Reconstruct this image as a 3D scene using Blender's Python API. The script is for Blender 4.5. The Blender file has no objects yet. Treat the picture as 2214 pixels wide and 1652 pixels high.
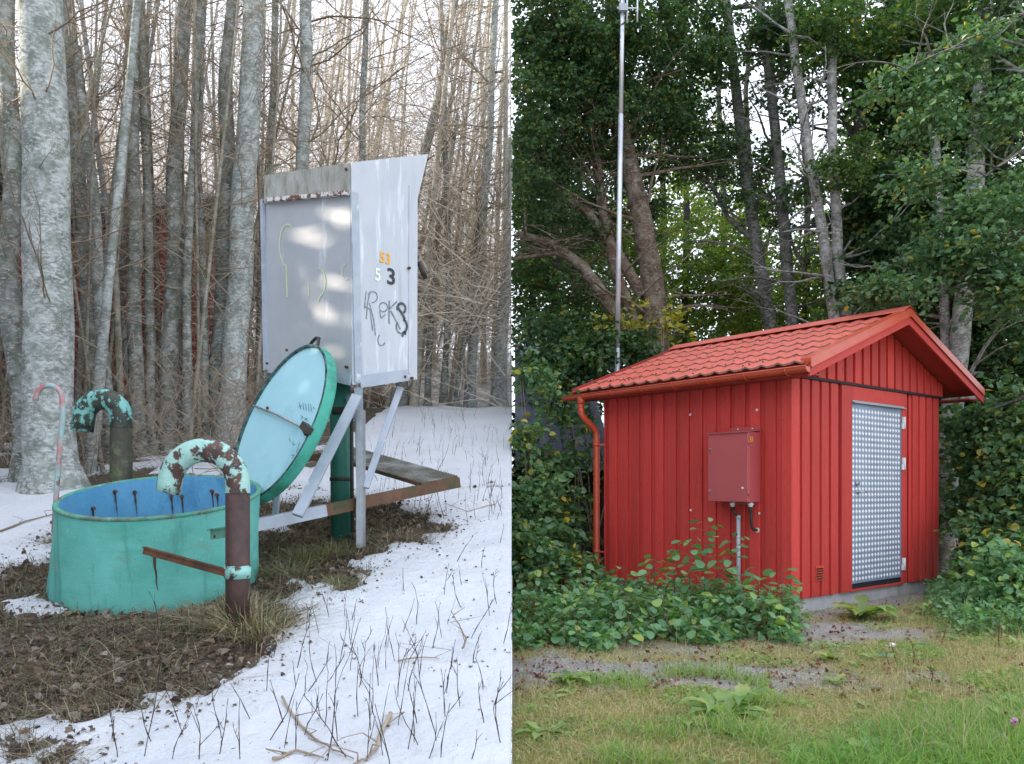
import bpy, bmesh, math, random
import numpy as np
from mathutils import Vector, Matrix, noise

S = bpy.context.scene
COL = S.collection
R = math.radians
PI = math.pi

# ------------------------------------------------------------------ camera
F, CX, HY, ZC = 1800.0, 1107.0, 1054.0, 1.27       # focal length in pixels of a 2214 px wide frame
cam = bpy.data.cameras.new('camera')
camo = bpy.data.objects.new('camera', cam); COL.objects.link(camo)
camo.location = (0, 0, ZC); camo.rotation_euler = (R(90), 0, 0)
cam.sensor_width = 36; cam.lens = 36 * F / 2214
cam.shift_y = (HY - 826) / 2214
cam.clip_start = 0.05; cam.clip_end = 800
S.camera = camo

# ------------------------------------------------------------------ sky and sun
SUN_DIR = Vector((-0.945, 0.14, 0.30)).normalized()
W = bpy.data.worlds.new('World'); S.world = W; W.use_nodes = True
nt = W.node_tree; nt.nodes.clear()
sky = nt.nodes.new('ShaderNodeTexSky'); sky.sky_type = 'NISHITA'; sky.sun_disc = False
sky.sun_elevation = math.asin(SUN_DIR.z); sky.sun_rotation = math.atan2(SUN_DIR.x, SUN_DIR.y)
sky.air_density = 1.0; sky.dust_density = 1.5
tc = nt.nodes.new('ShaderNodeTexCoord')
nz = nt.nodes.new('ShaderNodeTexNoise'); nz.inputs['Scale'].default_value = 2.2; nz.inputs['Detail'].default_value = 5
nt.links.new(tc.outputs['Generated'], nz.inputs['Vector'])
cr = nt.nodes.new('ShaderNodeMapRange'); cr.inputs[1].default_value = 0.3; cr.inputs[2].default_value = 0.7
cr.inputs[3].default_value = 0.80; cr.inputs[4].default_value = 0.97
nt.links.new(nz.outputs['Fac'], cr.inputs[0])
mx = nt.nodes.new('ShaderNodeMixRGB'); mx.inputs[2].default_value = (8.6, 9.2, 10.4, 1)   # thin bright cloud
nt.links.new(cr.outputs[0], mx.inputs[0]); nt.links.new(sky.outputs[0], mx.inputs[1])
bg = nt.nodes.new('ShaderNodeBackground'); bg.inputs[1].default_value = 0.10
nt.links.new(mx.outputs[0], bg.inputs[0])
wo = nt.nodes.new('ShaderNodeOutputWorld'); nt.links.new(bg.outputs[0], wo.inputs[0])
sl = bpy.data.lights.new('sun', 'SUN'); sl.energy = 5.0; sl.angle = R(0.8); sl.color = (1.0, 0.87, 0.70)
so = bpy.data.objects.new('sun', sl); COL.objects.link(so)
so.rotation_euler = SUN_DIR.to_track_quat('Z', 'Y').to_euler(); so.location = (-20, 5, 20)
S.view_settings.view_transform = 'Standard'; S.view_settings.look = 'None'
S.view_settings.exposure = 1.12; S.view_settings.gamma = 1.0
S.view_settings.use_curve_mapping = False

# ------------------------------------------------------------------ helpers
def P(px, py, d):                                   # the point at depth d seen at a pixel
    return Vector(((px - CX) / F * d, d, ZC + (HY - py) / F * d))

SL, CC = 0.2244, 1.85                               # the winter bank rises away from the camera
def bank_hit(px, py):                               # where a pixel meets the bank
    y = CC / (SL + (py - HY) / F)
    return (px - CX) / F * y, y

def fbm(x, y, s, o=4, seed=0.0):
    return noise.fractal(Vector((x * s + seed, y * s - seed, seed * 1.7)), 1.0, 2.0, o)

def tag(o, label=None, cat=None, group=None, kind=None):
    if label: o['label'] = label
    if cat: o['category'] = cat
    if group: o['group'] = group
    if kind: o['kind'] = kind
    return o

BASE = {}
def empty(name, loc, label, cat, group=None, rz=0.0):
    o = bpy.data.objects.new(name, None); COL.objects.link(o)
    o.location = loc; o.rotation_euler = (0, 0, rz); o.empty_display_size = 0.1
    BASE[o.name] = Vector(loc)
    return tag(o, label, cat, group)

def link_mesh(name, me, mats, parent=None, loc=None):
    if not isinstance(mats, (list, tuple)): mats = [mats]
    for m in mats: me.materials.append(m)
    o = bpy.data.objects.new(name, me); COL.objects.link(o)
    if parent is not None: o.parent = parent
    if loc is not None: o.location = loc
    return o

class MB:
    def __init__(s): s.v = []; s.f = []; s.m = []; s.smooth = []
    def add(s, vs, fs, m=0, sm=False):
        n = len(s.v); s.v.extend([tuple(v) for v in vs])
        for f in fs: s.f.append([i + n for i in f]); s.m.append(m); s.smooth.append(sm)
    def box(s, x0, x1, y0, y1, z0, z1, m=0):
        s.add([(x0,y0,z0),(x1,y0,z0),(x1,y1,z0),(x0,y1,z0),(x0,y0,z1),(x1,y0,z1),(x1,y1,z1),(x0,y1,z1)],
              [(0,3,2,1),(4,5,6,7),(0,1,5,4),(1,2,6,5),(2,3,7,6),(3,0,4,7)], m)
    def bar(s, p0, p1, w, h, up=(0,0,1), m=0):
        p0 = Vector(p0); p1 = Vector(p1); d = (p1 - p0).normalized(); up = Vector(up)
        a = d.cross(up)
        if a.length < 1e-4: a = d.cross(Vector((1,0,0)))
        a.normalize(); b = a.cross(d).normalized(); a *= w/2; b *= h/2
        vs = [p0-a-b, p0+a-b, p0+a+b, p0-a+b, p1-a-b, p1+a-b, p1+a+b, p1-a+b]
        s.add(vs, [(0,3,2,1),(4,5,6,7),(0,1,5,4),(1,2,6,5),(2,3,7,6),(3,0,4,7)][::1], m)
    def angle(s, p0, p1, w, t, d1, d2, m=0):        # L section, legs along d1 and d2
        d1 = Vector(d1).normalized(); d2 = Vector(d2).normalized(); p0 = Vector(p0); p1 = Vector(p1)
        prof = [d1*0, d1*w, d1*w+d2*t, d1*t+d2*t, d1*t+d2*w, d2*w]
        vs = [p0+q for q in prof] + [p1+q for q in prof]
        fs = [(i, (i+1)%6, (i+1)%6+6, i+6) for i in range(6)] + [(0,3,2,1),(0,5,4,3),(6,7,8,9),(6,9,10,11)]
        s.add(vs, fs, m)
    def tube(s, pts, rads, n=8, m=0, caps=True, sm=True):
        pts = [Vector(p) for p in pts]
        if not isinstance(rads, (list, tuple)): rads = [rads]*len(pts)
        base = len(s.v); prev = None
        for i, p in enumerate(pts):
            if i == 0: d = pts[1]-pts[0]
            elif i == len(pts)-1: d = pts[-1]-pts[-2]
            else: d = pts[i+1]-pts[i-1]
            if d.length < 1e-9: d = Vector((0,0,1))
            d.normalize()
            if prev is None:
                a = d.cross(Vector((0,0,1)))
                if a.length < 1e-3: a = d.cross(Vector((0,1,0)))
            else: a = prev - d*prev.dot(d)
            if a.length < 1e-6: a = d.orthogonal()
            a.normalize(); prev = a; b = d.cross(a)
            for k in range(n):
                t = 2*PI*k/n
                q = p + (a*math.cos(t) + b*math.sin(t))*rads[i]
                s.v.append((q.x, q.y, q.z))
        for i in range(len(pts)-1):
            for k in range(n):
                k2 = (k+1) % n
                s.f.append([base+i*n+k, base+i*n+k2, base+(i+1)*n+k2, base+(i+1)*n+k]); s.m.append(m); s.smooth.append(sm)
        if caps and n > 2:
            s.f.append([base+k for k in range(n)][::-1]); s.m.append(m); s.smooth.append(False)
            s.f.append([base+(len(pts)-1)*n+k for k in range(n)]); s.m.append(m); s.smooth.append(False)
    def build(s, name, mats, parent=None, off=None, bevel=0):
        me = bpy.data.meshes.new(name)
        vs = s.v
        if off is not None: vs = [(x-off[0], y-off[1], z-off[2]) for x, y, z in vs]
        me.from_pydata(vs, [], s.f)
        me.polygons.foreach_set('material_index', s.m); me.polygons.foreach_set('use_smooth', s.smooth)
        if bevel:
            bm = bmesh.new(); bm.from_mesh(me)
            bmesh.ops.recalc_face_normals(bm, faces=bm.faces)
            bmesh.ops.bevel(bm, geom=[e for e in bm.edges if e.is_manifold and e.calc_face_angle(0) > 0.5], offset=bevel, segments=1, affect='EDGES')
            bm.to_mesh(me); bm.free()
        me.update()
        return link_mesh(name, me, mats, parent)
    def wbuild(s, name, mats, root, parent=None, bevel=0):        # world coordinates under an unrotated root
        return s.build(name, mats, parent or root, off=root.location, bevel=bevel)

def dup(o, parent, loc=None, rot=None, scale=None):
    c = o.copy(); COL.objects.link(c)
    if parent is not None: c.parent = parent
    if loc is not None: c.location = loc
    if rot is not None: c.rotation_euler = rot
    if scale is not None: c.scale = scale
    return c

# ------------------------------------------------------------------ materials
def new_mat(name):
    m = bpy.data.materials.new(name); m.use_nodes = True
    return m, m.node_tree, m.node_tree.nodes['Principled BSDF']
def setc(sock, c): sock.default_value = (c[0], c[1], c[2], 1)
def N(nt, t, **kw):
    n = nt.nodes.new(t)
    for k, v in kw.items(): n.inputs[k].default_value = v
    return n
def coords(nt, stretch=(1,1,1), which='Object'):
    t = nt.nodes.new('ShaderNodeTexCoord'); mp = nt.nodes.new('ShaderNodeMapping')
    mp.inputs['Scale'].default_value = stretch
    nt.links.new(t.outputs[which], mp.inputs[0]); return mp.outputs[0]
def noise_fac(nt, vec, scale, lo, hi, detail=6, rough=0.6):
    n = N(nt, 'ShaderNodeTexNoise', Scale=scale, Detail=detail, Roughness=rough)
    nt.links.new(vec, n.inputs['Vector'])
    r = nt.nodes.new('ShaderNodeMapRange'); r.inputs[1].default_value = lo; r.inputs[2].default_value = hi
    nt.links.new(n.outputs['Fac'], r.inputs[0]); return r.outputs[0]
def mixc(nt, fac, c1, c2, mode='MIX'):
    m = nt.nodes.new('ShaderNodeMixRGB'); m.blend_type = mode
    if isinstance(fac, (int, float)): m.inputs[0].default_value = fac
    else: nt.links.new(fac, m.inputs[0])
    for i, c in ((1, c1), (2, c2)):
        if isinstance(c, (tuple, list)): m.inputs[i].default_value = (c[0], c[1], c[2], 1)
        else: nt.links.new(c, m.inputs[i])
    return m.outputs[0]
def mat(name, c1, c2=None, scale=6, lo=0.35, hi=0.65, rough=0.6, metal=0.0, bump=0.0, bscale=40, stretch=(1,1,1),
        layers=(), rand=0.0, spec=0.5):
    """base colour c1/c2 by noise, then layers of (colour, scale, lo, hi, stretch)"""
    m, nt, b = new_mat(name)
    vec = coords(nt, stretch)
    col = c1
    if c2: col = mixc(nt, noise_fac(nt, vec, scale, lo, hi), c1, c2)
    for L in layers:
        v2 = coords(nt, L[4]) if len(L) > 4 else coords(nt)
        col = mixc(nt, noise_fac(nt, v2, L[1], L[2], L[3], 8, 0.65), col, L[0])
    if rand:
        oi = nt.nodes.new('ShaderNodeObjectInfo'); r = nt.nodes.new('ShaderNodeMapRange')
        r.inputs[3].default_value = 1-rand; r.inputs[4].default_value = 1+rand
        nt.links.new(oi.outputs['Random'], r.inputs[0])
        cmb = nt.nodes.new('ShaderNodeCombineColor')
        for i in range(3): nt.links.new(r.outputs[0], cmb.inputs[i])
        col = mixc(nt, 1.0, col, cmb.outputs[0], 'MULTIPLY')
    if isinstance(col, (tuple, list)): setc(b.inputs['Base Color'], col)
    else: nt.links.new(col, b.inputs['Base Color'])
    b.inputs['Roughness'].default_value = rough; b.inputs['Metallic'].default_value = metal
    b.inputs['Specular IOR Level'].default_value = spec
    if bump:
        n = N(nt, 'ShaderNodeTexNoise', Scale=bscale, Detail=8, Roughness=0.6)
        nt.links.new(vec, n.inputs['Vector'])
        bp = nt.nodes.new('ShaderNodeBump'); bp.inputs['Strength'].default_value = bump; bp.inputs['Distance'].default_value = 0.02
        nt.links.new(n.outputs['Fac'], bp.inputs['Height']); nt.links.new(bp.outputs[0], b.inputs['Normal'])
    return m

def leaf_mat(name, cols, trans=0.35, rough=0.55):
    """cols: ramp over the per-leaf random value v"""
    m, nt, b = new_mat(name)
    at = nt.nodes.new('ShaderNodeAttribute'); at.attribute_name = 'v'
    oi = nt.nodes.new('ShaderNodeObjectInfo')
    ad = nt.nodes.new('ShaderNodeMath'); ad.operation = 'ADD'
    nt.links.new(at.outputs['Fac'], ad.inputs[0]); nt.links.new(oi.outputs['Random'], ad.inputs[1])
    fr = nt.nodes.new('ShaderNodeMath'); fr.operation = 'FRACT'; nt.links.new(ad.outputs[0], fr.inputs[0])
    cr = nt.nodes.new('ShaderNodeValToRGB'); el = cr.color_ramp.elements
    while len(el) > 1: el.remove(el[0])
    el[0].position = cols[0][0]; el[0].color = (*cols[0][1], 1)
    for p, c in cols[1:]:
        e = el.new(p); e.color = (*c, 1)
    nt.links.new(fr.outputs[0], cr.inputs[0])
    nt.links.new(cr.outputs[0], b.inputs['Base Color']); b.inputs['Roughness'].default_value = rough
    tr = nt.nodes.new('ShaderNodeBsdfTranslucent')
    tcol = mixc(nt, 1.0, cr.outputs[0], (1.5, 1.6, 0.6), 'MULTIPLY')
    nt.links.new(tcol, tr.inputs[0])
    mxs = nt.nodes.new('ShaderNodeMixShader'); mxs.inputs[0].default_value = trans
    nt.links.new(b.outputs[0], mxs.inputs[1]); nt.links.new(tr.outputs[0], mxs.inputs[2])
    nt.links.new(mxs.outputs[0], nt.nodes['Material Output'].inputs[0])
    return m

def bark_mat(name, dark, mid, pale, pale_lo=0.5, pale_hi=0.6, moss=None, stretch=(1,1,0.6)):
    m, nt, b = new_mat(name)
    v = coords(nt, stretch); v2 = coords(nt, (1,1,2.2)); v3 = coords(nt)
    col = mixc(nt, noise_fac(nt, v, 9, .35, .65), dark, mid)
    col = mixc(nt, noise_fac(nt, v3, 6.5, .46, .60, 10, 0.72), col, [(a+b)*.5 for a, b in zip(mid, pale)])
    col = mixc(nt, noise_fac(nt, v2, 17, pale_lo, pale_hi, 10, 0.75), col, pale)
    if moss: col = mixc(nt, noise_fac(nt, v3, 5, 0.48, 0.7, 7, .7), col, moss)
    col = mixc(nt, noise_fac(nt, v2, 9, 0.64, 0.74, 5, .6), col, [c*0.5 for c in dark])
    nt.links.new(col, b.inputs['Base Color']); b.inputs['Roughness'].default_value = 0.9
    b.inputs['Specular IOR Level'].default_value = 0.2
    n = N(nt, 'ShaderNodeTexNoise', Scale=30, Detail=8, Roughness=0.7); nt.links.new(v, n.inputs['Vector'])
    bp = nt.nodes.new('ShaderNodeBump'); bp.inputs['Strength'].default_value = 0.6; bp.inputs['Distance'].default_value = 0.02
    nt.links.new(n.outputs['Fac'], bp.inputs['Height']); nt.links.new(bp.outputs[0], b.inputs['Normal'])
    return m

M = {}
M['alder'] = bark_mat('alder bark', (.10,.105,.09), (.20,.205,.18), (.50,.53,.52), .52, .62, (.12,.145,.10))
M['alder_pale'] = bark_mat('pale alder bark', (.15,.16,.145), (.30,.32,.30), (.56,.60,.59), .47, .60, (.17,.205,.17))
M['stem_far'] = bark_mat('pale stem bark', (.28,.255,.21), (.46,.42,.36), (.62,.59,.52), .5, .6, (.3,.29,.2))
M['sapling'] = bark_mat('sapling bark', (.13,.115,.085), (.25,.22,.17), (.38,.36,.31), .5, .62, (.16,.17,.10))
M['twig'] = mat('twig bark', (.25,.19,.135), (.40,.33,.25), scale=3, rough=.85, rand=.25, spec=.2)
M['twig_dark'] = mat('dark twig bark', (.035,.025,.022), (.075,.055,.05), scale=12, rough=.85, spec=.2)
M['willow'] = bark_mat('willow bark', (.07,.045,.033), (.17,.105,.075), (.30,.31,.26), .52, .62, (.12,.09,.06), (1,1,.35))
M['aspen'] = bark_mat('aspen bark', (.06,.062,.054), (.14,.14,.125), (.30,.305,.285), .5, .6, (.07,.085,.06))
M['aspen_pale'] = bark_mat('pale aspen bark', (.13,.13,.12), (.26,.255,.245), (.50,.49,.47), .48, .58, (.10,.11,.085))
M['far_bark'] = mat('far trunk bark', (.035,.035,.03), (.075,.07,.06), scale=5, rough=.9, spec=.2)

def bm_attr(me, vals):
    a = me.attributes.new('v', 'FLOAT', 'POINT'); a.data.foreach_set('value', np.asarray(vals, dtype=np.float32))

def raw_mesh(name, verts, faces_flat, loop_tot, smooth=False):
    me = bpy.data.meshes.new(name)
    nv = len(verts); nf = len(loop_tot)
    me.vertices.add(nv); me.vertices.foreach_set('co', np.ascontiguousarray(verts, dtype=np.float32).ravel())
    me.loops.add(len(faces_flat)); me.loops.foreach_set('vertex_index', np.asarray(faces_flat, dtype=np.int32))
    me.polygons.add(nf)
    st = np.concatenate([[0], np.cumsum(loop_tot)[:-1]]).astype(np.int32)
    me.polygons.foreach_set('loop_start', st); me.polygons.foreach_set('loop_total', np.asarray(loop_tot, dtype=np.int32))
    me.polygons.foreach_set('use_smooth', np.full(nf, smooth, dtype=bool))
    me.update(calc_edges=True); return me

def leaves_mesh(name, cen, size, rng, width=0.42, up=0.7, droop=0.25, fold=0.18, dirs=None, vals=None):
    """many folded six-cornered leaves, one mesh"""
    n = len(cen); cen = np.asarray(cen, float); size = np.broadcast_to(np.asarray(size, float), (n,))
    nrm = rng.normal(size=(n,3))*0.6; nrm[:,2] += up
    nrm /= np.linalg.norm(nrm, axis=1)[:,None]+1e-9
    d = rng.normal(size=(n,3)) if dirs is None else np.asarray(dirs) + rng.normal(size=(n,3))*0.35
    d -= nrm*np.sum(d*nrm, axis=1)[:,None]; d /= np.linalg.norm(d, axis=1)[:,None]+1e-9
    s = np.cross(nrm, d)
    prof = [(0,0,0), (.30,width,fold), (.68,width*.8,fold*.8), (1,0,-droop), (.68,-width*.8,fold*.8), (.30,-width,fold)]
    V = np.zeros((n,6,3))
    for i,(a,bb,c) in enumerate(prof):
        V[:,i] = cen + (d*a + s*bb + nrm*(c*.6))*size[:,None]
    idx = np.arange(n)[:,None]*6
    Fq = np.concatenate([idx+np.array([0,1,2,3]), idx+np.array([0,3,4,5])], axis=1).ravel()
    me = raw_mesh(name, V.reshape(-1,3), Fq, np.full(2*n, 4))
    vv = rng.random(n) if vals is None else vals
    bm_attr(me, np.repeat(vv, 6)); return me

def blades_mesh(name, base, h, rng, w=0.004, lean=0.4, vals=None, bend=1.0, az=None):
    """grass blades: three-segment tapering strips"""
    n = len(base); base = np.asarray(base, float); h = np.broadcast_to(np.asarray(h, float), (n,))
    w = np.broadcast_to(np.asarray(w, float), (n,))
    a = rng.random(n)*2*PI if az is None else az; l = np.abs(rng.normal(size=n))*lean
    dx = np.stack([np.cos(a), np.sin(a), np.zeros(n)], 1)
    b2 = rng.random(n)*2*PI
    sx = np.stack([np.cos(b2), np.sin(b2), np.zeros(n)], 1)*w[:,None]/2
    V = np.zeros((n,7,3)); up = np.array([0,0,1.0])
    for i, t in enumerate((0, .4, .75)):
        c = base + dx*(l*h*(t + bend*t*t))[:,None] + up*(h*t*(1-.25*np.minimum(l,1.5)*t))[:,None]
        V[:,i*2] = c - sx*(1-t*.45); V[:,i*2+1] = c + sx*(1-t*.45)
    V[:,6] = base + dx*(l*h*(1+bend))[:,None] + up*(h*(1-.45*np.minimum(l,1.5)))[:,None]
    idx = np.arange(n)[:,None]*7
    Ff = np.concatenate([idx+np.array([0,1,3,2]), idx+np.array([2,3,5,4]), idx+np.array([4,5,6])], axis=1).ravel()
    me = raw_mesh(name, V.reshape(-1,3), Ff, np.tile([4,4,3], n))
    bm_attr(me, np.repeat(rng.random(n) if vals is None else vals, 7)); return me
# ================================================================== THE WINTER BANK (x < 0)
def seg_dist(x, y, poly):
    inside = False; best = 1e9; n = len(poly)
    for i in range(n):
        x1, y1 = poly[i]; x2, y2 = poly[(i+1) % n]
        if (y1 > y) != (y2 > y) and x < (x2-x1)*(y-y1)/(y2-y1)+x1: inside = not inside
        dx, dy = x2-x1, y2-y1; t = max(0, min(1, ((x-x1)*dx+(y-y1)*dy)/(dx*dx+dy*dy)))
        best = min(best, math.hypot(x-x1-t*dx, y-y1-t*dy))
    return best if inside else -best
BARE = [bank_hit(*p) for p in [(-260,1215),(0,1235),(110,1180),(150,1120),(330,1100),(560,1085),(700,1075),(860,1085),(985,1145),
        (900,1175),(800,1195),(770,1275),(640,1250),(650,1310),(590,1395),(540,1440),(450,1505),(330,1530),(150,1545),(0,1560),(-300,1560)]]
BARE2 = [bank_hit(*p) for p in [(0,1575),(90,1590),(180,1600),(190,1652),(60,1660),(0,1640)]]
SNOWP2 = [[bank_hit(*p) for p in q] for q in ([(50,1180),(110,1170),(120,1215),(70,1225)],[(300,1500),(380,1490),(400,1510),(330,1522)],[(600,1285),(680,1270),(700,1300),(620,1318)],[(560,1130),(620,1118),(640,1140),(575,1150)])]
SNOWP = [bank_hit(*p) for p in [(0,1290),(60,1285),(140,1300),(140,1325),(60,1332),(0,1325)]]
def bare_at(x, y):                                   # > 0 where the snow has melted off
    d = seg_dist(x, y, BARE) + 0.17*fbm(x, y, 4.0, 5) + 0.07*fbm(x, y, 17, 4, 4.) - .02
    if x > -1.9 or y < 3.9: d += .04 if fbm(x, y, 7, 3, 44.) > .12 and d > -.22 else 0
    d = max(d, seg_dist(x, y, BARE2) + 0.12*fbm(x, y, 9, 4, 7.) - .02)
    d2 = seg_dist(x, y, SNOWP) + 0.08*fbm(x, y, 9, 4, 2.)
    if d2 > 0: d = min(d, -d2)
    if d > -.1:
        for q in SNOWP2:
            if abs(q[0][0]-x) < .8 and abs(q[0][1]-y) < .8:
                d3 = seg_dist(x, y, q) + .07*fbm(x, y, 9, 4, 6.)
                if d3 > 0: d = min(d, -d3)
    if y > 8.2:                                      # patchy forest floor under the trees
        f = .42 if x < -2.2 else -.7
        d = max(d, .35*(fbm(x, y, 1.4, 4, 5.) + f*min(1, (y-8.2)/1.2) - .18))
    return d
def bank_z(x, y):
    yy = y
    z = ZC - CC + SL*yy
    if yy > 30: z -= (yy-30)*0.10
    dip = math.exp(-((yy-17.5)/1.7)**2)*0.55*max(0, min(1, (x+4.5)/2.0))
    z -= dip
    z += 0.035*fbm(x, y, 0.9, 3, 3.) * min(1, y/4) + (0.016*fbm(x, y, 2.3, 2, 17.) if y < 16 else 0) + (0.010*fbm(x, y, 4.5, 3, 1.) if y < 16 else 0)
    return z
def axis(vals):
    out = []
    for a, b, st in vals:
        n = max(1, round((b-a)/st)); out += [a+(b-a)*i/n for i in range(n)]
    return out + [vals[-1][1]]
def grid(name, xs, ys, zf, mats, attr=None, skirt=None):
    nx, ny = len(xs), len(ys); V = []; A = []
    for y in ys:
        for x in xs:
            a = attr(x, y) if attr else 0
            V.append((x, y, zf(x, y, a))); A.append(a)
    Fq = []
    for j in range(ny-1):
        for i in range(nx-1):
            k = j*nx+i; Fq += [k, k+1, k+nx+1, k+nx]
    tot = [4]*((nx-1)*(ny-1))
    if skirt is not None:                            # steep cut face of the bank along x = 0
        b0 = len(V)
        for j in range(ny): V.append((xs[-1], ys[j], skirt)); A.append(1.0)
        for j in range(ny-1):
            k = j*nx+nx-1; Fq += [k, b0+j, b0+j+1, k+nx]; tot.append(4)
    me = raw_mesh(name, np.array(V), Fq, tot, True); bm_attr(me, A)
    return link_mesh(name, me, mats)

def ground_mat_snow():
    m, nt, b = new_mat('snow and leaf mould')
    v = coords(nt)
    snow = mixc(nt, noise_fac(nt, v, 3, .3, .7), (.58,.61,.665), (.65,.67,.705))
    soil = mixc(nt, noise_fac(nt, v, 26, .35, .65, 8, .7), (.030,.022,.017), (.15,.11,.08))
    soil = mixc(nt, noise_fac(nt, v, 9, .5, .7), soil, (.07,.075,.035))
    at = nt.nodes.new('ShaderNodeAttribute'); at.attribute_name = 'v'
    n = N(nt, 'ShaderNodeTexNoise', Scale=38, Detail=6, Roughness=.7); nt.links.new(v, n.inputs['Vector'])
    ad = nt.nodes.new('ShaderNodeMath'); ad.operation = 'MULTIPLY_ADD'
    nt.links.new(n.outputs['Fac'], ad.inputs[0]); ad.inputs[1].default_value = .30; nt.links.new(at.outputs['Fac'], ad.inputs[2])
    r = nt.nodes.new('ShaderNodeMapRange'); r.inputs[1].default_value = .150; r.inputs[2].default_value = .165
    nt.links.new(ad.outputs[0], r.inputs[0])
    col = mixc(nt, r.outputs[0], snow, soil)
    # scattered bark crumbs and needles lying on the snow
    cr = mixc(nt, noise_fac(nt, v, 60, .70, .74, 3, .5), col, (.20,.15,.12))
    nt.links.new(cr, b.inputs['Base Color']); b.inputs['Roughness'].default_value = .75
    b.inputs['Subsurface Weight'].default_value = 0.0
    n2 = N(nt, 'ShaderNodeTexNoise', Scale=14, Detail=9, Roughness=.6); nt.links.new(v, n2.inputs['Vector'])
    bp = nt.nodes.new('ShaderNodeBump'); bp.inputs['Strength'].default_value = .9; bp.inputs['Distance'].default_value = .035
    nt.links.new(n2.outputs['Fac'], bp.inputs['Height']); nt.links.new(bp.outputs[0], b.inputs['Normal'])
    return m
M['snow'] = ground_mat_snow()
XS = axis([(-150,-30,20),(-30,-8,1.0),(-8,-3.6,.12),(-3.6,-.004,.03)])
YS = axis([(-60,0,10),(0,2.6,.3),(2.6,8.4,.03),(8.4,18,.12),(18,40,1),(40,260,20)])
def snow_z(x, y, a):
    t = max(0., min(1., (a+.03)/.09))
    z = bank_z(x, y) - .035*t
    if t > 0 and y < 9: z += .012*fbm(x, y, 14, 3, 9.)*t
    return z
def bare_attr(x, y): return bare_at(x, y) if (2.4 < y < 40 and x > -12) else -.5
grid('snow_covered_bank', XS, YS, snow_z, M['snow'], bare_attr, skirt=-.3)['kind'] = 'structure'
def bz(x, y): return snow_z(x, y, bare_attr(x, y))

# ------------------------------------------------------------------ round concrete well
UPN = Vector((0, -SL, 1)).normalized()               # normal of the bank
ex = Vector((1, 0, 0)); ey = UPN.cross(ex).normalized()
M['well_out'] = mat('turquoise painted concrete', (.115,.45,.395), (.15,.52,.46), 5, rough=.75, bump=.22, bscale=70,
    layers=[((.055,.36,.28), 2.2, .5, .75, (1,1,2)), ((.34,.55,.48), 24, .64, .74), ((.035,.14,.12), 60, .69, .73), ((.06,.25,.21), 1.6, .55, .7, (4,4,.35)), ((.20,.33,.26), 3.5, .60, .72, (1,1,2.5))])
M['well_in'] = mat('blue painted concrete', (.12,.38,.62), (.15,.44,.68), 5, rough=.7, bump=.25, bscale=40,
    layers=[((.04,.20,.40), 3, .55, .8, (1,1,.4)), ((.03,.06,.08), 45, .72, .75)])
M['well_rim'] = mat('worn mossy rim', (.05,.33,.24), (.16,.27,.20), 14, .4, .6, rough=.85, bump=.5, layers=[((.12,.14,.11), 9, .5, .6), ((.38,.50,.45), 40, .6, .68)])
cb = Vector((-767/F*5.58, 5.58, ZC+(HY-1245)/F*5.58)); ct = Vector((-758/F*5.457, 5.457, ZC-.045))
well = empty('well', cb, 'round turquoise concrete well with blue inside, standing open in leaf litter', 'well')
def ring(c, r, n=96, jit=0): 
    return [c + ex*(math.cos(2*PI*k/n)*(r+jit*noise.noise(Vector((k*.3,1,c.z*3))))) + ey*(math.sin(2*PI*k/n)*(r+jit*noise.noise(Vector((k*.3,1,c.z*3))))) for k in range(n)]
def loft(mb, rings, m=0, sm=True):
    n = len(rings[0]); b = len(mb.v)
    for r in rings: mb.v.extend([tuple(p) for p in r])
    for i in range(len(rings)-1):
        for k in range(n):
            mb.f.append([b+i*n+k, b+i*n+(k+1)%n, b+(i+1)*n+(k+1)%n, b+(i+1)*n+k]); mb.m.append(m); mb.smooth.append(sm)
axv = ct - cb
prof = [(-.35,.656),(0,.652),(.10,.648),(.22,.641),(.35,.636),(.5,.631),(.7,.626),(.9,.623),(.965,.623)]
mb = MB(); loft(mb, [ring(cb+axv*t, r, 96, .004) for t, r in prof]); mb.wbuild('outer_wall', M['well_out'], well)
mb = MB(); loft(mb, [ring(cb+axv*t, r, 96, 0) for t, r in [(.965,.623),(.975,.632),(1.0,.630),(1.004,.624),(1.004,.602),(.99,.597)]]); mb.wbuild('rim', M['well_rim'], well)
mb = MB(); loft(mb, [ring(cb+axv*t, r, 96, 0) for t, r in [(.99,.597),(.7,.592),(.2,.600),(-.2,.610)]])
fr = ring(cb+axv*-.2, .61); mb.add(fr, [list(range(96))]); mb.wbuild('inner_wall', M['well_in'], well)
M['rust'] = mat('rusty steel', (.075,.030,.018), (.17,.075,.04), 12, rough=.85, bump=.3, layers=[((.05,.028,.022), 4, .45, .65)])
M['stain'] = mat('rust stain', (.10,.055,.03), (.05,.04,.03), 20, rough=.9)
for px, py in [(300,1064),(248,1068),(366,1076)] + [(200,1102),(393,1076),(461,1061),(477,1076),(291,1066)][:0]: pass
def hit_inner(px, py):
    o = Vector((0,0,ZC)); d = Vector(((px-CX)/F, 1, (HY-py)/F)); best = None
    lo = 5.0
    for i in range(4000):
        k = 7.3 - i*.0006; q = o + d*k; rel = q - cb; h = rel.dot(UPN); rr = (rel - UPN*h - (axv - UPN*axv.dot(UPN))*(h/axv.dot(UPN))).length
        if rr < .592: return q
    return q
first = None
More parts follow.
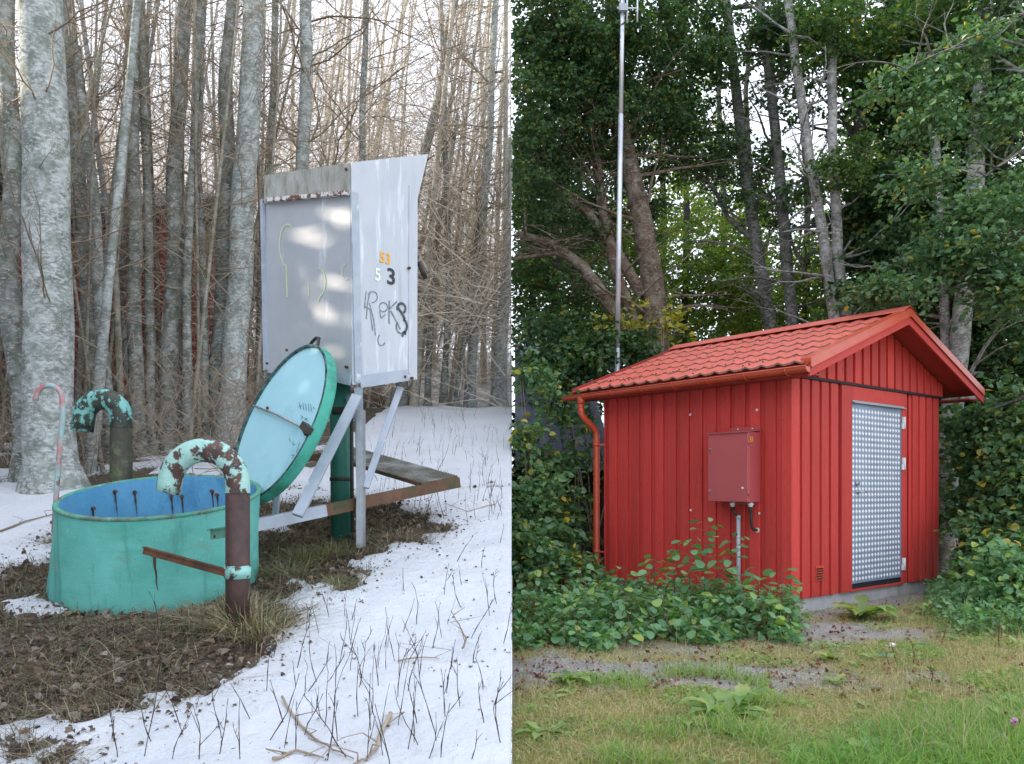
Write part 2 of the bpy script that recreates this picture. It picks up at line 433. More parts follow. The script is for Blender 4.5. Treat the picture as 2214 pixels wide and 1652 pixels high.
for px, py in [(248,1063),(291,1064),(393,1073),(459,1062),(470,1070),(200,1099),(370,1071)]:
    q = hit_inner(px, py); inward = (ct - q); inward.z = 0; inward.normalize()
    mb = MB(); mb.tube([q-inward*.01, q+inward*.018], [.015,.012], 8); mb.wbuild('bolt_head', M['rust'], well)
    mb = MB(); w = .006; sd = inward.cross(UPN)
    vs = []
    for t in range(7):
        p2 = q - UPN*(t*.032) + inward*.003; ww = w*(1.3 - t*.19) + .0015*math.sin(t*9+px)
        vs += [p2-sd*ww, p2+sd*ww]
    mb.add(vs, [(2*i,2*i+1,2*i+3,2*i+2) for i in range(6)]); mb.wbuild('rust_stain', M['stain'], well)

def peel(name, paint, base, s1, lo, hi, zlo=None, flip=False):
    """paint flaking off a darker base"""
    m, nt, b = new_mat(name); v = coords(nt)
    b1 = mixc(nt, noise_fac(nt, v, 14, .35, .65), base[0], base[1])
    p1 = mixc(nt, noise_fac(nt, v, 30, .4, .8), paint[0], paint[1])
    n = N(nt, 'ShaderNodeTexNoise', Scale=s1, Detail=10, Roughness=.70); nt.links.new(v, n.inputs['Vector'])
    src = n.outputs['Fac']
    if zlo is not None:                              # paint clings only above this height of the object
        sep = nt.nodes.new('ShaderNodeSeparateXYZ'); nt.links.new(v, sep.inputs[0])
        r = nt.nodes.new('ShaderNodeMapRange'); r.inputs[1].default_value = zlo-.03; r.inputs[2].default_value = zlo+.03
        r.inputs[3].default_value = -.45; r.inputs[4].default_value = 0; nt.links.new(sep.outputs[2], r.inputs[0])
        a = nt.nodes.new('ShaderNodeMath'); a.operation = 'ADD'; nt.links.new(src, a.inputs[0]); nt.links.new(r.outputs[0], a.inputs[1]); src = a.outputs[0]
    r2 = nt.nodes.new('ShaderNodeMapRange'); r2.inputs[1].default_value = lo; r2.inputs[2].default_value = hi; nt.links.new(src, r2.inputs[0])
    nt.links.new(mixc(nt, r2.outputs[0], b1, p1), b.inputs['Base Color']); b.inputs['Roughness'].default_value = .6
    bp = nt.nodes.new('ShaderNodeBump'); bp.inputs['Strength'].default_value = .5; bp.inputs['Distance'].default_value = .004
    nt.links.new(r2.outputs[0], bp.inputs['Height']); nt.links.new(bp.outputs[0], b.inputs['Normal'])
    return m
M['pipe1'] = peel('flaking mint paint on rust', ((.36,.60,.54),(.26,.50,.45)), ((.045,.028,.028),(.12,.055,.038)), 10, .485, .51)
M['pipe1_low'] = peel('rust brown pipe', ((.42,.40,.28),(.25,.50,.45)), ((.040,.024,.026),(.085,.042,.032)), 5.5, .66, .69)
M['pipe2'] = peel('flaking turquoise paint on mossy black', ((.20,.50,.46),(.14,.40,.37)), ((.018,.024,.02),(.05,.06,.04)), 8, .50, .53)
M['pipe2_low'] = peel('mossy dark pipe', ((.10,.13,.06),(.06,.09,.04)), ((.030,.034,.02),(.055,.045,.03)), 9, .5, .65)

def gooseneck(name, label, pxv, pyc, d, pxo, rad, mup, mlow, end_py, low_py, cat='pipe'):
    """vent pipe: a riser at pixel column pxv, bending over to the left and opening downward above column pxo"""
    x1 = (pxv-CX)/F*d; x0 = (pxo-CX)/F*d; zc = ZC+(HY-pyc)/F*d; Rr = (x1-x0)/2
    gz = bz(x1, d) - .1
    root = empty(name, (x1, d, gz+.1), label, cat)
    pts = []
    z2 = ZC+(HY-low_py)/F*d
    pts.append(Vector((x1, d, z2)))
    pts.append(Vector((x1, d, zc)))
    for k in range(1, 17):
        t = PI*k/16; pts.append(Vector(((x0+x1)/2+Rr*math.cos(t), d+.02*math.sin(t/2), zc+Rr*math.sin(t))))
    ze = ZC+(HY-end_py)/F*d; e = Vector((x0-.012, d+.02, ze)); pts.append(e)
    mb = MB(); mb.tube(pts, rad, 24, caps=False)
    inner = [p.copy() for p in pts[-6:]]
    mb.tube(inner, rad*.9, 24, caps=False)
    n = 24; a = len(mb.v)-n; o = (len(pts)-1)*n
    for k in range(n): mb.f.append([o+k, o+(k+1)%n, a+(k+1)%n, a+k]); mb.m.append(0); mb.smooth.append(False)
    mb.wbuild('bend', mup, root)
    mb = MB(); mb.tube([(x1, d, gz-.1), (x1, d, z2)], rad*.985, 24); mb.wbuild('riser', mlow, root)
    return root, x1, x0
pipe1, _, _ = gooseneck('vent_pipe', 'rusty brown gooseneck vent pipe with flaking mint paint, in front of the turquoise well', 514, 1048, 4.72, 364, .068, M['pipe1'], M['pipe1_low'], 1064, 1066)
pipe2, _, _ = gooseneck('vent_pipe', 'mossy dark gooseneck vent pipe with turquoise paint remnants, behind the turquoise well', 262, 905, 6.30, 178, .081, M['pipe2'], M['pipe2_low'], 932, 925)
# brackets: flat bar from the front pipe across the well, and the short green one
mb = MB(); p0 = P(310,1190,4.76); p1 = P(492,1240,4.68)
mb.bar(p0, p1, .006, .042, m=0); mb.bar(p0+Vector((0,.01,.018)), p1+Vector((0,.01,.018)), .04, .005); mb.wbuild('flat_bracket', M['rust'], pipe1)
mb = MB(); mb.tube([(P(514,1238,4.72).x, 4.72, P(514,1250,4.72).z), (P(514,1238,4.72).x, 4.72, P(514,1222,4.72).z)], .0725, 24, caps=True)
M['chip'] = peel('pale paint chips', ((.30,.60,.55),(.22,.48,.42)), ((.05,.03,.03),(.09,.045,.03)), 16, .46, .50)
mb.wbuild('clamp_band', M['chip'], pipe1)
M['green_iron'] = mat('green painted iron', (.10,.30,.21), (.18,.38,.28), 14, rough=.6, layers=[((.12,.06,.035), 30, .60, .66)])
mb = MB(); mb.bar(P(456,1157,4.95), P(500,1150,4.78), .008, .055); mb.bar(P(456,1146,4.97), P(500,1139,4.80), .05, .008)
mb.wbuild('upper_bracket', M['green_iron'], pipe1)
mb = MB(); mb.tube([P(464,1160,4.93), P(464,1160,4.90)], .009, 6); mb.wbuild('bolt_head', M['rust'], pipe1)
# rust run on the well wall below the bar
def well_front(px, py, lift=.004):
    o = Vector((0,0,ZC)); d = Vector(((px-CX)/F, 1, (HY-py)/F))
    for i in range(4000):
        k = 4.4 + i*.0006; q = o + d*k; rel = q - cb; h = rel.dot(UPN)/axv.dot(UPN)
        rr = (rel - axv*h).length; want = np.interp(h, [p[0] for p in prof], [p[1] for p in prof])
        if rr < want + lift: return q
    return q
mb = MB(); vs = []
for i in range(9):
    py = 1196+i*10; w = 5.5*(1-i/9)+.6; cx0 = 332+i*1.1+math.sin(i*1.7)
    vs += [well_front(cx0-w*.6, py), well_front(cx0+w*.6, py)]
mb.add(vs, [(2*i,2*i+1,2*i+3,2*i+2) for i in range(8)]); mb.wbuild('rust_run', M['stain'], well)
# small tick marks on the rim
# thin hooked handrail on the left of the well
M['pink'] = mat('faded pink and turquoise paint on pipe', (.38,.13,.13), (.50,.21,.20), 9, rough=.55,
    layers=[((.28,.46,.46), 6, .46, .56, (1,1,.5)), ((.20,.12,.08), 12, .58, .64)])
rail = empty('handrail', (*bank_hit(118,1160), 0), 'thin hooked handrail pipe of faded pink and turquoise paint, left of the well', 'handrail')
d = 5.3; rail.location = (P(118,1150,d).x, d, bz(P(118,1150,d).x, d))
pts = [P(117,1152,d), P(121,1080,d), P(127,1000,d), P(132,940,d), P(136,895,d)]
for k in range(1, 13):
    t = PI*k/12*1.02; pts.append(P(106+29*math.cos(t), 866-33*math.sin(t)+ (0 if k<6 else (k-6)*-.3), d))
mb = MB(); mb.tube(pts, .0165, 14); mb.wbuild('hooked_tube', M['pink'], rail)
for py in (1107, 1127, 1147):
    mb = MB(); mb.bar(P(118,py,d), P(139,py-3,d-.02), .03, .014); mb.wbuild('rung', M['green_iron'], rail)

# ------------------------------------------------------------------ well cover (lid)
M['lid_face'] = mat('pale blue painted lid', (.36,.66,.74), (.41,.71,.78), 3, rough=.75, bump=.08, bscale=30,
    layers=[((.20,.44,.50), 2.0, .55, .8), ((.04,.06,.06), 70, .71, .735)])
M['lid_rim'] = mat('green lid flange', (.045,.34,.25), (.07,.42,.33), 6, rough=.7, bump=.2, layers=[((.03,.17,.11), 4, .5, .7)])
M['lid_moss'] = mat('mossy lid edge', (.045,.11,.11), (.10,.20,.19), 16, .4, .6, rough=.9, bump=.6, layers=[((.02,.03,.025), 10, .46, .6)])
Ul = Vector((.365, .13, .92)).normalized(); Wl = Vector((.60, -.79, -.14)); Wl = (Wl - Ul*Wl.dot(Ul)).normalized()
Nl = Ul.cross(Wl); Nl = -Nl if Nl.y > 0 else Nl
Lc = P(607, 913, 6.02)
lid = empty('well_cover', Lc - Ul*.62, 'round pale blue well cover with green flange, leaning against the grey control cabinet', 'well cover')
RL = .615
def lring(r, o, n=72): return [Lc + Nl*o + (Wl*math.cos(2*PI*k/n) + Ul*math.sin(2*PI*k/n))*r for k in range(n)]
mb = MB(); fc = lring(RL-.022, .012); mb.add(fc + [Lc+Nl*.02], [(k, (k+1)%72, 72) for k in range(72)], 0, True); mb.wbuild('inner_face', M['lid_face'], lid)
mb = MB(); loft(mb, [lring(RL-.022,.012), lring(RL-.02,.03), lring(RL-.004,.032), lring(RL,.026)]); mb.wbuild('seal_edge', M['lid_moss'], lid)
mb = MB(); loft(mb, [lring(RL,.026), lring(RL+.002,-.04), lring(RL-.01,-.062), lring(RL-.08,-.085), lring(RL-.3,-.115), lring(.01,-.125)]); mb.wbuild('flange', M['lid_rim'], lid)
# the moss sits on the upper left of the seal edge
mb = MB()
for k in range(72):
    a = 2*PI*k/72
    if 1.5 < a < 3.9:
        pass
def on_lid(px, py, o=.026):
    d = Vector(((px-CX)/F, 1, (HY-py)/F)); c = Vector((0,0,ZC)); q0 = Lc + Nl*o
    k = (q0 - c).dot(Nl)/d.dot(Nl); return c + d*k
mb = MB(); mb.tube([on_lid(548,877,.04), on_lid(600,897,.05), on_lid(655,925,.045)], .009, 8); mb.wbuild('strut_rod', mat('dull steel', (.42,.42,.40), (.30,.28,.25), 20, rough=.5, metal=.4), lid)
M['black_iron'] = mat('black iron', (.02,.02,.02), (.06,.05,.045), 18, rough=.7)
mb = MB(); mb.bar(on_lid(657,920,.05), on_lid(668,932,.05), .05, .05, Nl); mb.bar(on_lid(655,924,.05), on_lid(662,940,.04), .02,.02, Nl); mb.wbuild('latch', M['black_iron'], lid)
mb = MB()
tp_ = Lc + Ul*RL; hp = [tp_-Wl*.09-Ul*.03, tp_-Wl*.075+Ul*.03, tp_-Wl*.03+Ul*.065, tp_+Wl*.02+Ul*.06, tp_+Wl*.05+Ul*.01, tp_+Wl*.05-Ul*.03]
mb.tube(hp, .013, 8); mb.wbuild('handle', M['black_iron'], lid)
for px, py in [(540,870),(578,882),(620,757)]:
    mb = MB(); mb.tube([on_lid(px,py,.01), on_lid(px,py,.03)], .012, 8); mb.wbuild('bolt_head', M['rust'], lid)
M['pencil'] = mat('dark marker strokes', (.05,.11,.14), rough=.8)
def strokes(name, fn, lines, w, m, parent, root, o=.03):
    mb = MB()
    for L in lines:
        pts = [fn(x, y, o) for x, y in L]
        for a, b2 in zip(pts[:-1], pts[1:]):
            mb.bar(a, b2, w, .0015, up=CUR_N)
    return mb.wbuild(name, m, root, parent)
CUR_N = Nl
strokes('marker_writing', on_lid, [[(646,870),(650,884)],[(655,871),(656,886)],[(661,872),(662,888)],[(667,872),(668,889)],[(672,874),(673,890)],[(646,880),(652,876)],
    [(677,880),(680,884)],[(650,898),(655,902),(650,906)],[(658,903),(664,908)],[(657,909),(665,904)],[(625,948),(628,955)],[(634,954),(633,962),(638,960)],
    [(648,956),(640,980)],[(629,985),(636,983),(631,992)]], .0035, M['pencil'], lid, lid, .0245)

# ------------------------------------------------------------------ grey control cabinet on its steel stand
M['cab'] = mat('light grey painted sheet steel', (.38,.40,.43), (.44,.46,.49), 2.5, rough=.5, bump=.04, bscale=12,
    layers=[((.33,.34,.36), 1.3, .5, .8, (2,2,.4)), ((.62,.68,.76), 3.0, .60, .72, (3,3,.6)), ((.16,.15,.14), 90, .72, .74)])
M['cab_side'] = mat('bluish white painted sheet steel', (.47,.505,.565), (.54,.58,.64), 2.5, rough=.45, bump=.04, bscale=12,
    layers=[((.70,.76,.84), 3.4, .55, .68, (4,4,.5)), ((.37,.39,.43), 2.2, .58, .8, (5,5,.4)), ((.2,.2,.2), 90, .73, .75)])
M['cab_dirty'] = mat('grimy algae streaked steel', (.30,.30,.26), (.42,.43,.40), 5, rough=.8, bump=.2, bscale=30,
    layers=[((.20,.195,.16), 7, .48, .68, (3,3,.8)), ((.45,.45,.44), 2, .6, .7)])
M['steel'] = mat('grey painted steel angle', (.33,.38,.46), (.43,.48,.56), 6, rough=.5, bump=.1, layers=[((.62,.68,.74), 9, .62, .68), ((.20,.17,.14), 20, .68, .72)])
M['rust_bar'] = peel('rusty channel with white paint', ((.70,.68,.66),(.60,.55,.52)), ((.13,.045,.03),(.20,.09,.06)), 16, .46, .49)
A0 = P(758, 351, 6.2); dL = 6.79; dR = 6.67
BL_b = P(571, 816, dL); C_b = P(762, 830, 6.2); R_b = P(902, 819, dR)
BL_t = P(571, 378, dL); C_t = P(758, 351, 6.2); R_t = P(902, 340, dR)
cab = empty('control_cabinet', C_b - Vector((0,0,.9)), 'tall grey steel control cabinet numbered 53 on a stand, behind the leaning well cover', 'cabinet')
eb = (BL_b - C_b); eb.z = 0; eb.normalize(); er = (R_b - C_b); er.z = 0; er.normalize()
back_n = Vector((eb.y, -eb.x, 0)); back_n = -back_n if back_n.y > 0 else back_n
side_n = Vector((er.y, -er.x, 0)); side_n = -side_n if side_n.y > 0 else side_n
FB = BL_b + (R_b - C_b); FT = BL_t + (R_t - C_t)
def slab(mb, q, n, t):
    q = [Vector(p) for p in q]; mb.add(q + [p - n*t for p in q], [tuple(range(len(q)))] + [tuple(range(2*len(q)-1, len(q)-1, -1))] +
        [(i, i+len(q), (i+1)%len(q)+len(q), (i+1)%len(q)) for i in range(len(q))])
def on_plane(px, py, p0, n, lift=0):
    d = Vector(((px-CX)/F, 1, (HY-py)/F)); c = Vector((0,0,ZC)); k = (p0 + n*lift - c).dot(n)/d.dot(n); return c + d*k
def back(px, py, l=0): return on_plane(px, py, C_b, back_n, l)
def side(px, py, l=0): return on_plane(px, py, C_b, side_n, l)
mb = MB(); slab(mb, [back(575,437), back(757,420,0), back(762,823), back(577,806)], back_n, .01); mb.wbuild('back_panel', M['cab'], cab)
mb = MB(); slab(mb, [back(571,379,.012), back(757,352,.012), back(757,422,.014), back(571,440,.014)], back_n, .012); mb.wbuild('upper_panel', M['cab_dirty'], cab)
mb = MB(); a, b2 = back(578,433,.03), back(752,417,.03); mb.bar(a, b2, .032, .03, (0,0,1)); mb.wbuild('drip_rail', M['rust_bar'], cab)
mb = MB(); mb.bar(back(568,432,.012), back(575,800,.012), .032, .03, back_n); mb.wbuild('edge_angle', M['steel'], cab)
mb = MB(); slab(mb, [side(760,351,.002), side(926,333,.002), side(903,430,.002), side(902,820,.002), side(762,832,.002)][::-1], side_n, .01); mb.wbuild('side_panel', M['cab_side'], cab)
mb = MB(); mb.bar(side(766,416,.010), side(775,828,.010), .065, .014, side_n); mb.wbuild('corner_post', M['steel'], cab)
mb = MB(); mb.bar(side(886,400,.006), side(885,808,.006), .014, .012, side_n); mb.wbuild('folded_edge', M['cab_side'], cab)
mb = MB(); mb.bar(side(778,826,.014), side(881,811,.014), .09, .012, side_n); mb.wbuild('bottom_rail', M['steel'], cab)
mb = MB(); mb.bar(back(690,806,.012), back(758,822,.012), .08, .014, back_n); mb.wbuild('back_rail', M['steel'], cab)
# shell: front door, far side, floor, hooded roof
sh = MB()
Fb = R_b + eb*1.0; Bb = BL_b
for q in ([R_b, Fb, Fb+Vector((0,0,1.45)), R_b+Vector((0,0,1.45))], [Bb, Fb, Fb+Vector((0,0,1.55)), Bb+Vector((0,0,1.6))], [C_b+Vector((0,0,.02)), R_b+Vector((0,0,.02)), Fb+Vector((0,0,.02)), Bb+Vector((0,0,.02))]):
    q = [p + (er*-.012 if False else Vector((0,0,0))) for p in q]; sh.add(q, [(0,1,2,3)])
sh.wbuild('cabinet_door', M['cab'], cab)
mb = MB(); Hf = side(926,333); q = [C_t+er*.0, Hf, Hf+eb*1.02, BL_t]; slab(mb, [p+Vector((0,0,-.004)) for p in q], Vector((0,0,1)), .012); mb.wbuild('hood_roof', M['cab_dirty'], cab)
mb = MB(); mb.tube([side(905,566,-.03), side(910,600,-.03)+er*.05], .02, 8); mb.wbuild('door_handle', M['black_iron'], cab)
for fn, pts in ((back, [(751,367),(751,421),(571,437),(578,786),(751,794)]), (side, [(883,580),(873,815),(889,818)])):
    for px, py in pts:
        mb = MB(); n_ = back_n if fn is back else side_n; q = fn(px, py, .006); mb.tube([q, q+n_*.02], .011, 8); mb.wbuild('bolt', M['rust'], cab)
# lettering and scrawls
def text_part(txt, size, origin, xdir, ydir, nrm, m, root, name, xs=1.0, parent=None, off=True):
    cu = bpy.data.curves.new(name, 'FONT'); cu.body = txt; cu.size = size; cu.extrude = .0008; cu.align_x = 'CENTER'; cu.align_y = 'CENTER'; cu.offset = size*.018
    cu.resolution_u = 4
    t = bpy.data.objects.new(name, cu); COL.objects.link(t)
    dg = bpy.context.evaluated_depsgraph_get(); me = bpy.data.meshes.new_from_object(t.evaluated_get(dg))
    bpy.data.objects.remove(t); 
    mw = Matrix((( xdir.x*xs, ydir.x, nrm.x, origin.x), (xdir.y*xs, ydir.y, nrm.y, origin.y), (xdir.z*xs, ydir.z, nrm.z, origin.z), (0,0,0,1)))
    me.transform(mw)
    if off: me.transform(Matrix.Translation(-Vector(root.location)))
    me.materials.clear()
    return link_mesh(name, me, m, parent or root)
M['orange'] = mat('orange stencil paint', (.85,.42,.03), rough=.6); M['white_p'] = mat('white stencil paint', (.80,.90,.80), rough=.6); M['black_p'] = mat('black stencil paint', (.025,.03,.04), rough=.6)
Z1 = Vector((0,0,1)); up_s = (side(833,540)-side(833,580)).normalized()
text_part('53', .115, side(833,559,.006), er, up_s, side_n, M['orange'], cab, 'number_53', 1.0)
text_part('5', .135, side(817,595,.006), er, up_s, side_n, M['white_p'], cab, 'digit_5', .9)
text_part('3', .175, side(846,600,.006), er, up_s, side_n, M['black_p'], cab, 'digit_3', 1.1)
CUR_N = side_n
M['spray_grey'] = mat('faded black spray paint', (.10,.12,.15), (.30,.33,.38), 40, rough=.7)
M['spray_blk'] = mat('black spray paint', (.03,.04,.05), (.10,.12,.14), 30, rough=.7)
def arc(cx0, cy0, rx, ry, a0, a1, n=12): return [(cx0+rx*math.cos(R(a0+(a1-a0)*i/n)), cy0-ry*math.sin(R(a0+(a1-a0)*i/n))) for i in range(n+1)]
strokes('scrawl', side, [[(800,633),(795,655),(792,690)],[(787,662),(800,668),(806,715)],arc(806,642,10,12,160,-100),[(799,655),(808,690),(812,725)],[(792,630),(788,668)],
    arc(829,664,9,10,200,-150),[(821,672),(824,688),(834,680)], arc(825,735,8,12,120,330)], .008, M['spray_grey'], cab, cab, .005)
strokes('scrawl', side, [[(842,650),(841,690)],[(842,668),(858,652)],[(845,672),(860,700),(866,712)],[(841,690),(842,700)], arc(868,706,11,15,150,420)], .012, M['spray_grey'], cab, cab, .0055)
strokes('scrawl', side, [arc(868,667,9,11,-60,200), [(860,664),(868,676),(876,690)], arc(870,705,10,15,80,-80), [(872,718),(870,728)],[(876,716),(876,724)]], .020, M['spray_blk'], cab, cab, .006)
CUR_N = back_n
M['lime'] = mat('pale lime spray paint', (.56,.68,.38), (.48,.56,.42), 30, rough=.7)
strokes('lime_swirl', back, [arc(622,530,18,45,60,260,18)+[(619,585),(621,642)]], .016, M['lime'], cab, cab, .003)
strokes('lime_swirl', back, [[(666,610),(668,640)]], .012, M['lime'], cab, cab, .003)
strokes('lime_swirl', back, [arc(690,610,13,30,100,-80,12)+[(687,652)]], .016, M['lime'], cab, cab, .003)
strokes('lime_swirl', back, [arc(748,588,8,17,90,300,10)], .009, M['lime'], cab, cab, .003)
M['zinc'] = mat('galvanised grey steel', (.30,.34,.38), (.40,.43,.46), 14, rough=.45, metal=.5, layers=[((.6,.66,.7), 6, .66, .7)])

# stand
stand = empty('cabinet_stand', P(778,1182,6.26), 'grey and rusty steel stand with struts and a grating footboard, under the control cabinet', 'stand')
def ln(name, m, a, b2, w, h, up=(0,0,1)):
    mb = MB(); mb.bar(a, b2, w, h, up); return mb.wbuild(name, m, stand, bevel=.002)
sd_ = Vector((.68,.73,0)).normalized(); per = Vector((-.73,.68,0))
mb = MB(); t0 = P(766,838,6.24); t1 = P(773,1186,6.24); mb.angle(t1, t0, .06, .008, (1,.0,0), (0,1,0)); mb.wbuild('post', M['steel'], stand)
mb = MB(); t0 = P(784,886,6.19); t1 = P(784,1184,6.19); mb.angle(t1, t0, .048, .006, (-1,0,0), (.3,1,0)); mb.wbuild('post', M['zinc'], stand)
ln('strut', M['steel'], P(772,856,6.14), P(643,1115,5.62), .075, .035, (0,-1,.2))
ln('strut', M['steel'], P(866,838,6.6), P(790,1055,6.22), .052, .03, (0,-1,0))
ln('strut', M['steel'], P(737,822,6.6), P(768,905,6.3), .03, .02, (0,-1,0))
# beam: painted part and rusty part
bd = 0.211
def beam(px): # point on the beam line at a column
    r = (px-CX)/F; t = (r*6.25+1.17)/(.68-.73*r); y = 6.25+.73*t
    return Vector((r*y, y, ZC+(HY-(1088-(px-780)*bd))/F*y))
mb = MB(); a, b2 = beam(535), beam(706); mb.bar(a, b2, .012, .085); mb.bar(a+per*.03+Z1*.038, b2+per*.03+Z1*.038, .06, .01); mb.wbuild('beam', M['steel'], stand)
M['mossy_rust'] = mat('mossy rusty steel', (.10,.05,.03), (.17,.09,.055), 12, rough=.85, bump=.3, layers=[((.06,.07,.035), 6, .5, .6)])
mb = MB(); a, b2 = beam(706), beam(994); mb.bar(a, b2, .012, .085); mb.bar(a+per*.03+Z1*.038, b2+per*.03+Z1*.038, .06, .01)
mb.bar(a+per*.03-Z1*.038, b2+per*.03-Z1*.038, .06, .01); mb.wbuild('rusty_beam', M['mossy_rust'], stand)
# grating footboard with raised bars
g0 = beam(990)+Z1*.055; g1 = beam(912)+Z1*.055; gl = Vector((-.63,.776,.0)); L_ = 1.55
gl = (P(785,973,g0.y+.95) - g0); gl = gl.normalized()
mb = MB(); q = [g0, g1, g1+gl*L_, g0+gl*L_]; slab(mb, q, Z1, .03); mb.wbuild('footboard', M['mossy_rust'], stand)
mb = MB(); gw = (g1-g0)
M['grate'] = mat('worn galvanised grating', (.16,.16,.13), (.40,.42,.42), 4, .45, .7, rough=.5, metal=.3)
for i in range(46):
    a = g0 + gl*(i*L_/46+.015); mb.bar(a+Z1*.004, a+gw+Z1*.004, .008, .008)
for i in range(9):
    a = g0 + gw*(i+.5)/9; mb.bar(a+Z1*.003, a+gl*L_+Z1*.003, .006, .006)
o = mb.wbuild('grating_bars', M['grate'], stand); o['kind'] = 'stuff'
ln('cross_beam', M['mossy_rust'], P(560,985,7.0), P(700,990,7.2), .05, .06)
ln('back_leg', M['steel'], P(595,1118,5.95), P(600,1060,5.95), .04, .04)
# green standpipe with strap
col = empty('standpipe', P(738,1160,6.52), 'dark green vertical steel pipe standing beneath the cabinet beside the stand', 'pipe')
M['green_pipe'] = mat('dark green painted steel', (.03,.16,.125), (.045,.21,.165), 5, rough=.5, layers=[((.02,.08,.06), 4, .5, .7, (1,1,.4))])
mb = MB(); mb.tube([P(738,1168,6.52), P(737,960,6.52), P(735,815,6.52)], .082, 24); mb.wbuild('tube', M['green_pipe'], col)
mb = MB(); mb.tube([P(735,888,6.52), P(735,882,6.52)], .088, 24); mb.tube([P(737,1040,6.52), P(737,1032,6.52)], .087, 24); mb.tube([P(741,884,6.50), P(741,896,6.5)], .088, 20); mb.wbuild('strap', M['black_iron'], col)
mb = MB(); mb.tube([P(760,900,6.4), P(762,1150,6.45)], .014, 8); mb.wbuild('cable', M['black_iron'], col)
# ------------------------------------------------------------------ winter wood
def wtree(name, label, base, pts, r0, r1, m, seed, nb=20, blen=1.2, group=None, cat='tree', b0=.3, nsides=14, twigs=3, one=False, br_m=None, up=.55):
    rnd = random.Random(seed)
    P0 = [Vector(p) for p in pts]
    # resample with wobble
    path = []; n = 18 if nsides > 8 else 10
    L = [0]
    for a, b in zip(P0[:-1], P0[1:]): L.append(L[-1]+(b-a).length)
    for i in range(n+1):
        s = L[-1]*i/n; k = 0
        while k < len(L)-2 and s > L[k+1]: k += 1
        t = (s-L[k])/max(1e-6, L[k+1]-L[k]); q = P0[k].lerp(P0[k+1], t)
        if 0 < k or t > 0:
            q = q + Vector((noise.noise(Vector((seed*3.1, s*.7, 0))), noise.noise(Vector((seed*3.1, s*.7, 9))), 0))*min(.06, r0*.6)
        path.append(q)
    rad = [r0+(r1-r0)*(i/n) for i in range(n+1)]
    rad[0] = r0*1.5; rad[1] = r0*1.08
    for i in range(n+1): rad[i] *= 1+.05*noise.noise(Vector((seed, i*1.3, 4)))
    root = None
    mb = MB(); mb.tube(path, rad, nsides, caps=False)
    bb = mb if one else MB()
    mi = 1 if one else 0
    def branch(p, d, length, r, depth, sides):
        segs = max(3, int(length/.17)) if depth == 0 else max(3, int(length/.13)); q = [p]; rr = [r]; step = length/segs
        for i in range(segs):
            d = (d + Vector((rnd.gauss(0,.16), rnd.gauss(0,.16), rnd.gauss(.03,.14)))).normalized()
            p = p + d*step
            if p.x > -.015: break
            q.append(p); rr.append(max(.0012, r*(1-.85*(i+1)/segs)))
            if depth < 1 and i > 0 and rnd.random() < twigs*.28:
                dd = (d*.8 + Vector((rnd.gauss(0,.6), rnd.gauss(0,.6), rnd.gauss(.1,.4)))).normalized()
                branch(p, dd, length*rnd.uniform(.25,.5), rr[-1]*.6, depth+1, 3)
        if len(q) > 1: bb.tube(q, rr, sides, caps=False, m=mi)
    for i in range(nb):
        f = b0+(1-b0)*rnd.random(); k = min(n-1, int(f*n)); p = path[k].lerp(path[k+1], f*n-k)
        az = rnd.random()*2*PI; e = rnd.gauss(up, .3)
        d = Vector((math.cos(az), math.sin(az)*.8, e)).normalized()
        ln_ = blen*rnd.uniform(.4, 1.2)
        branch(p, d, ln_, max(.0022, min(rad[k]*.28, .0075*ln_)), 0, 3)
    if one:
        o = mb.build(name, [m, br_m or M['twig']], None, off=base); o.location = base; return tag(o, label, cat, group)
    root = empty(name, base, label, cat, group)
    mb.wbuild('trunk', m, root); bb.wbuild('branches', br_m or M['twig'], root)['kind'] = 'stuff'
    return root

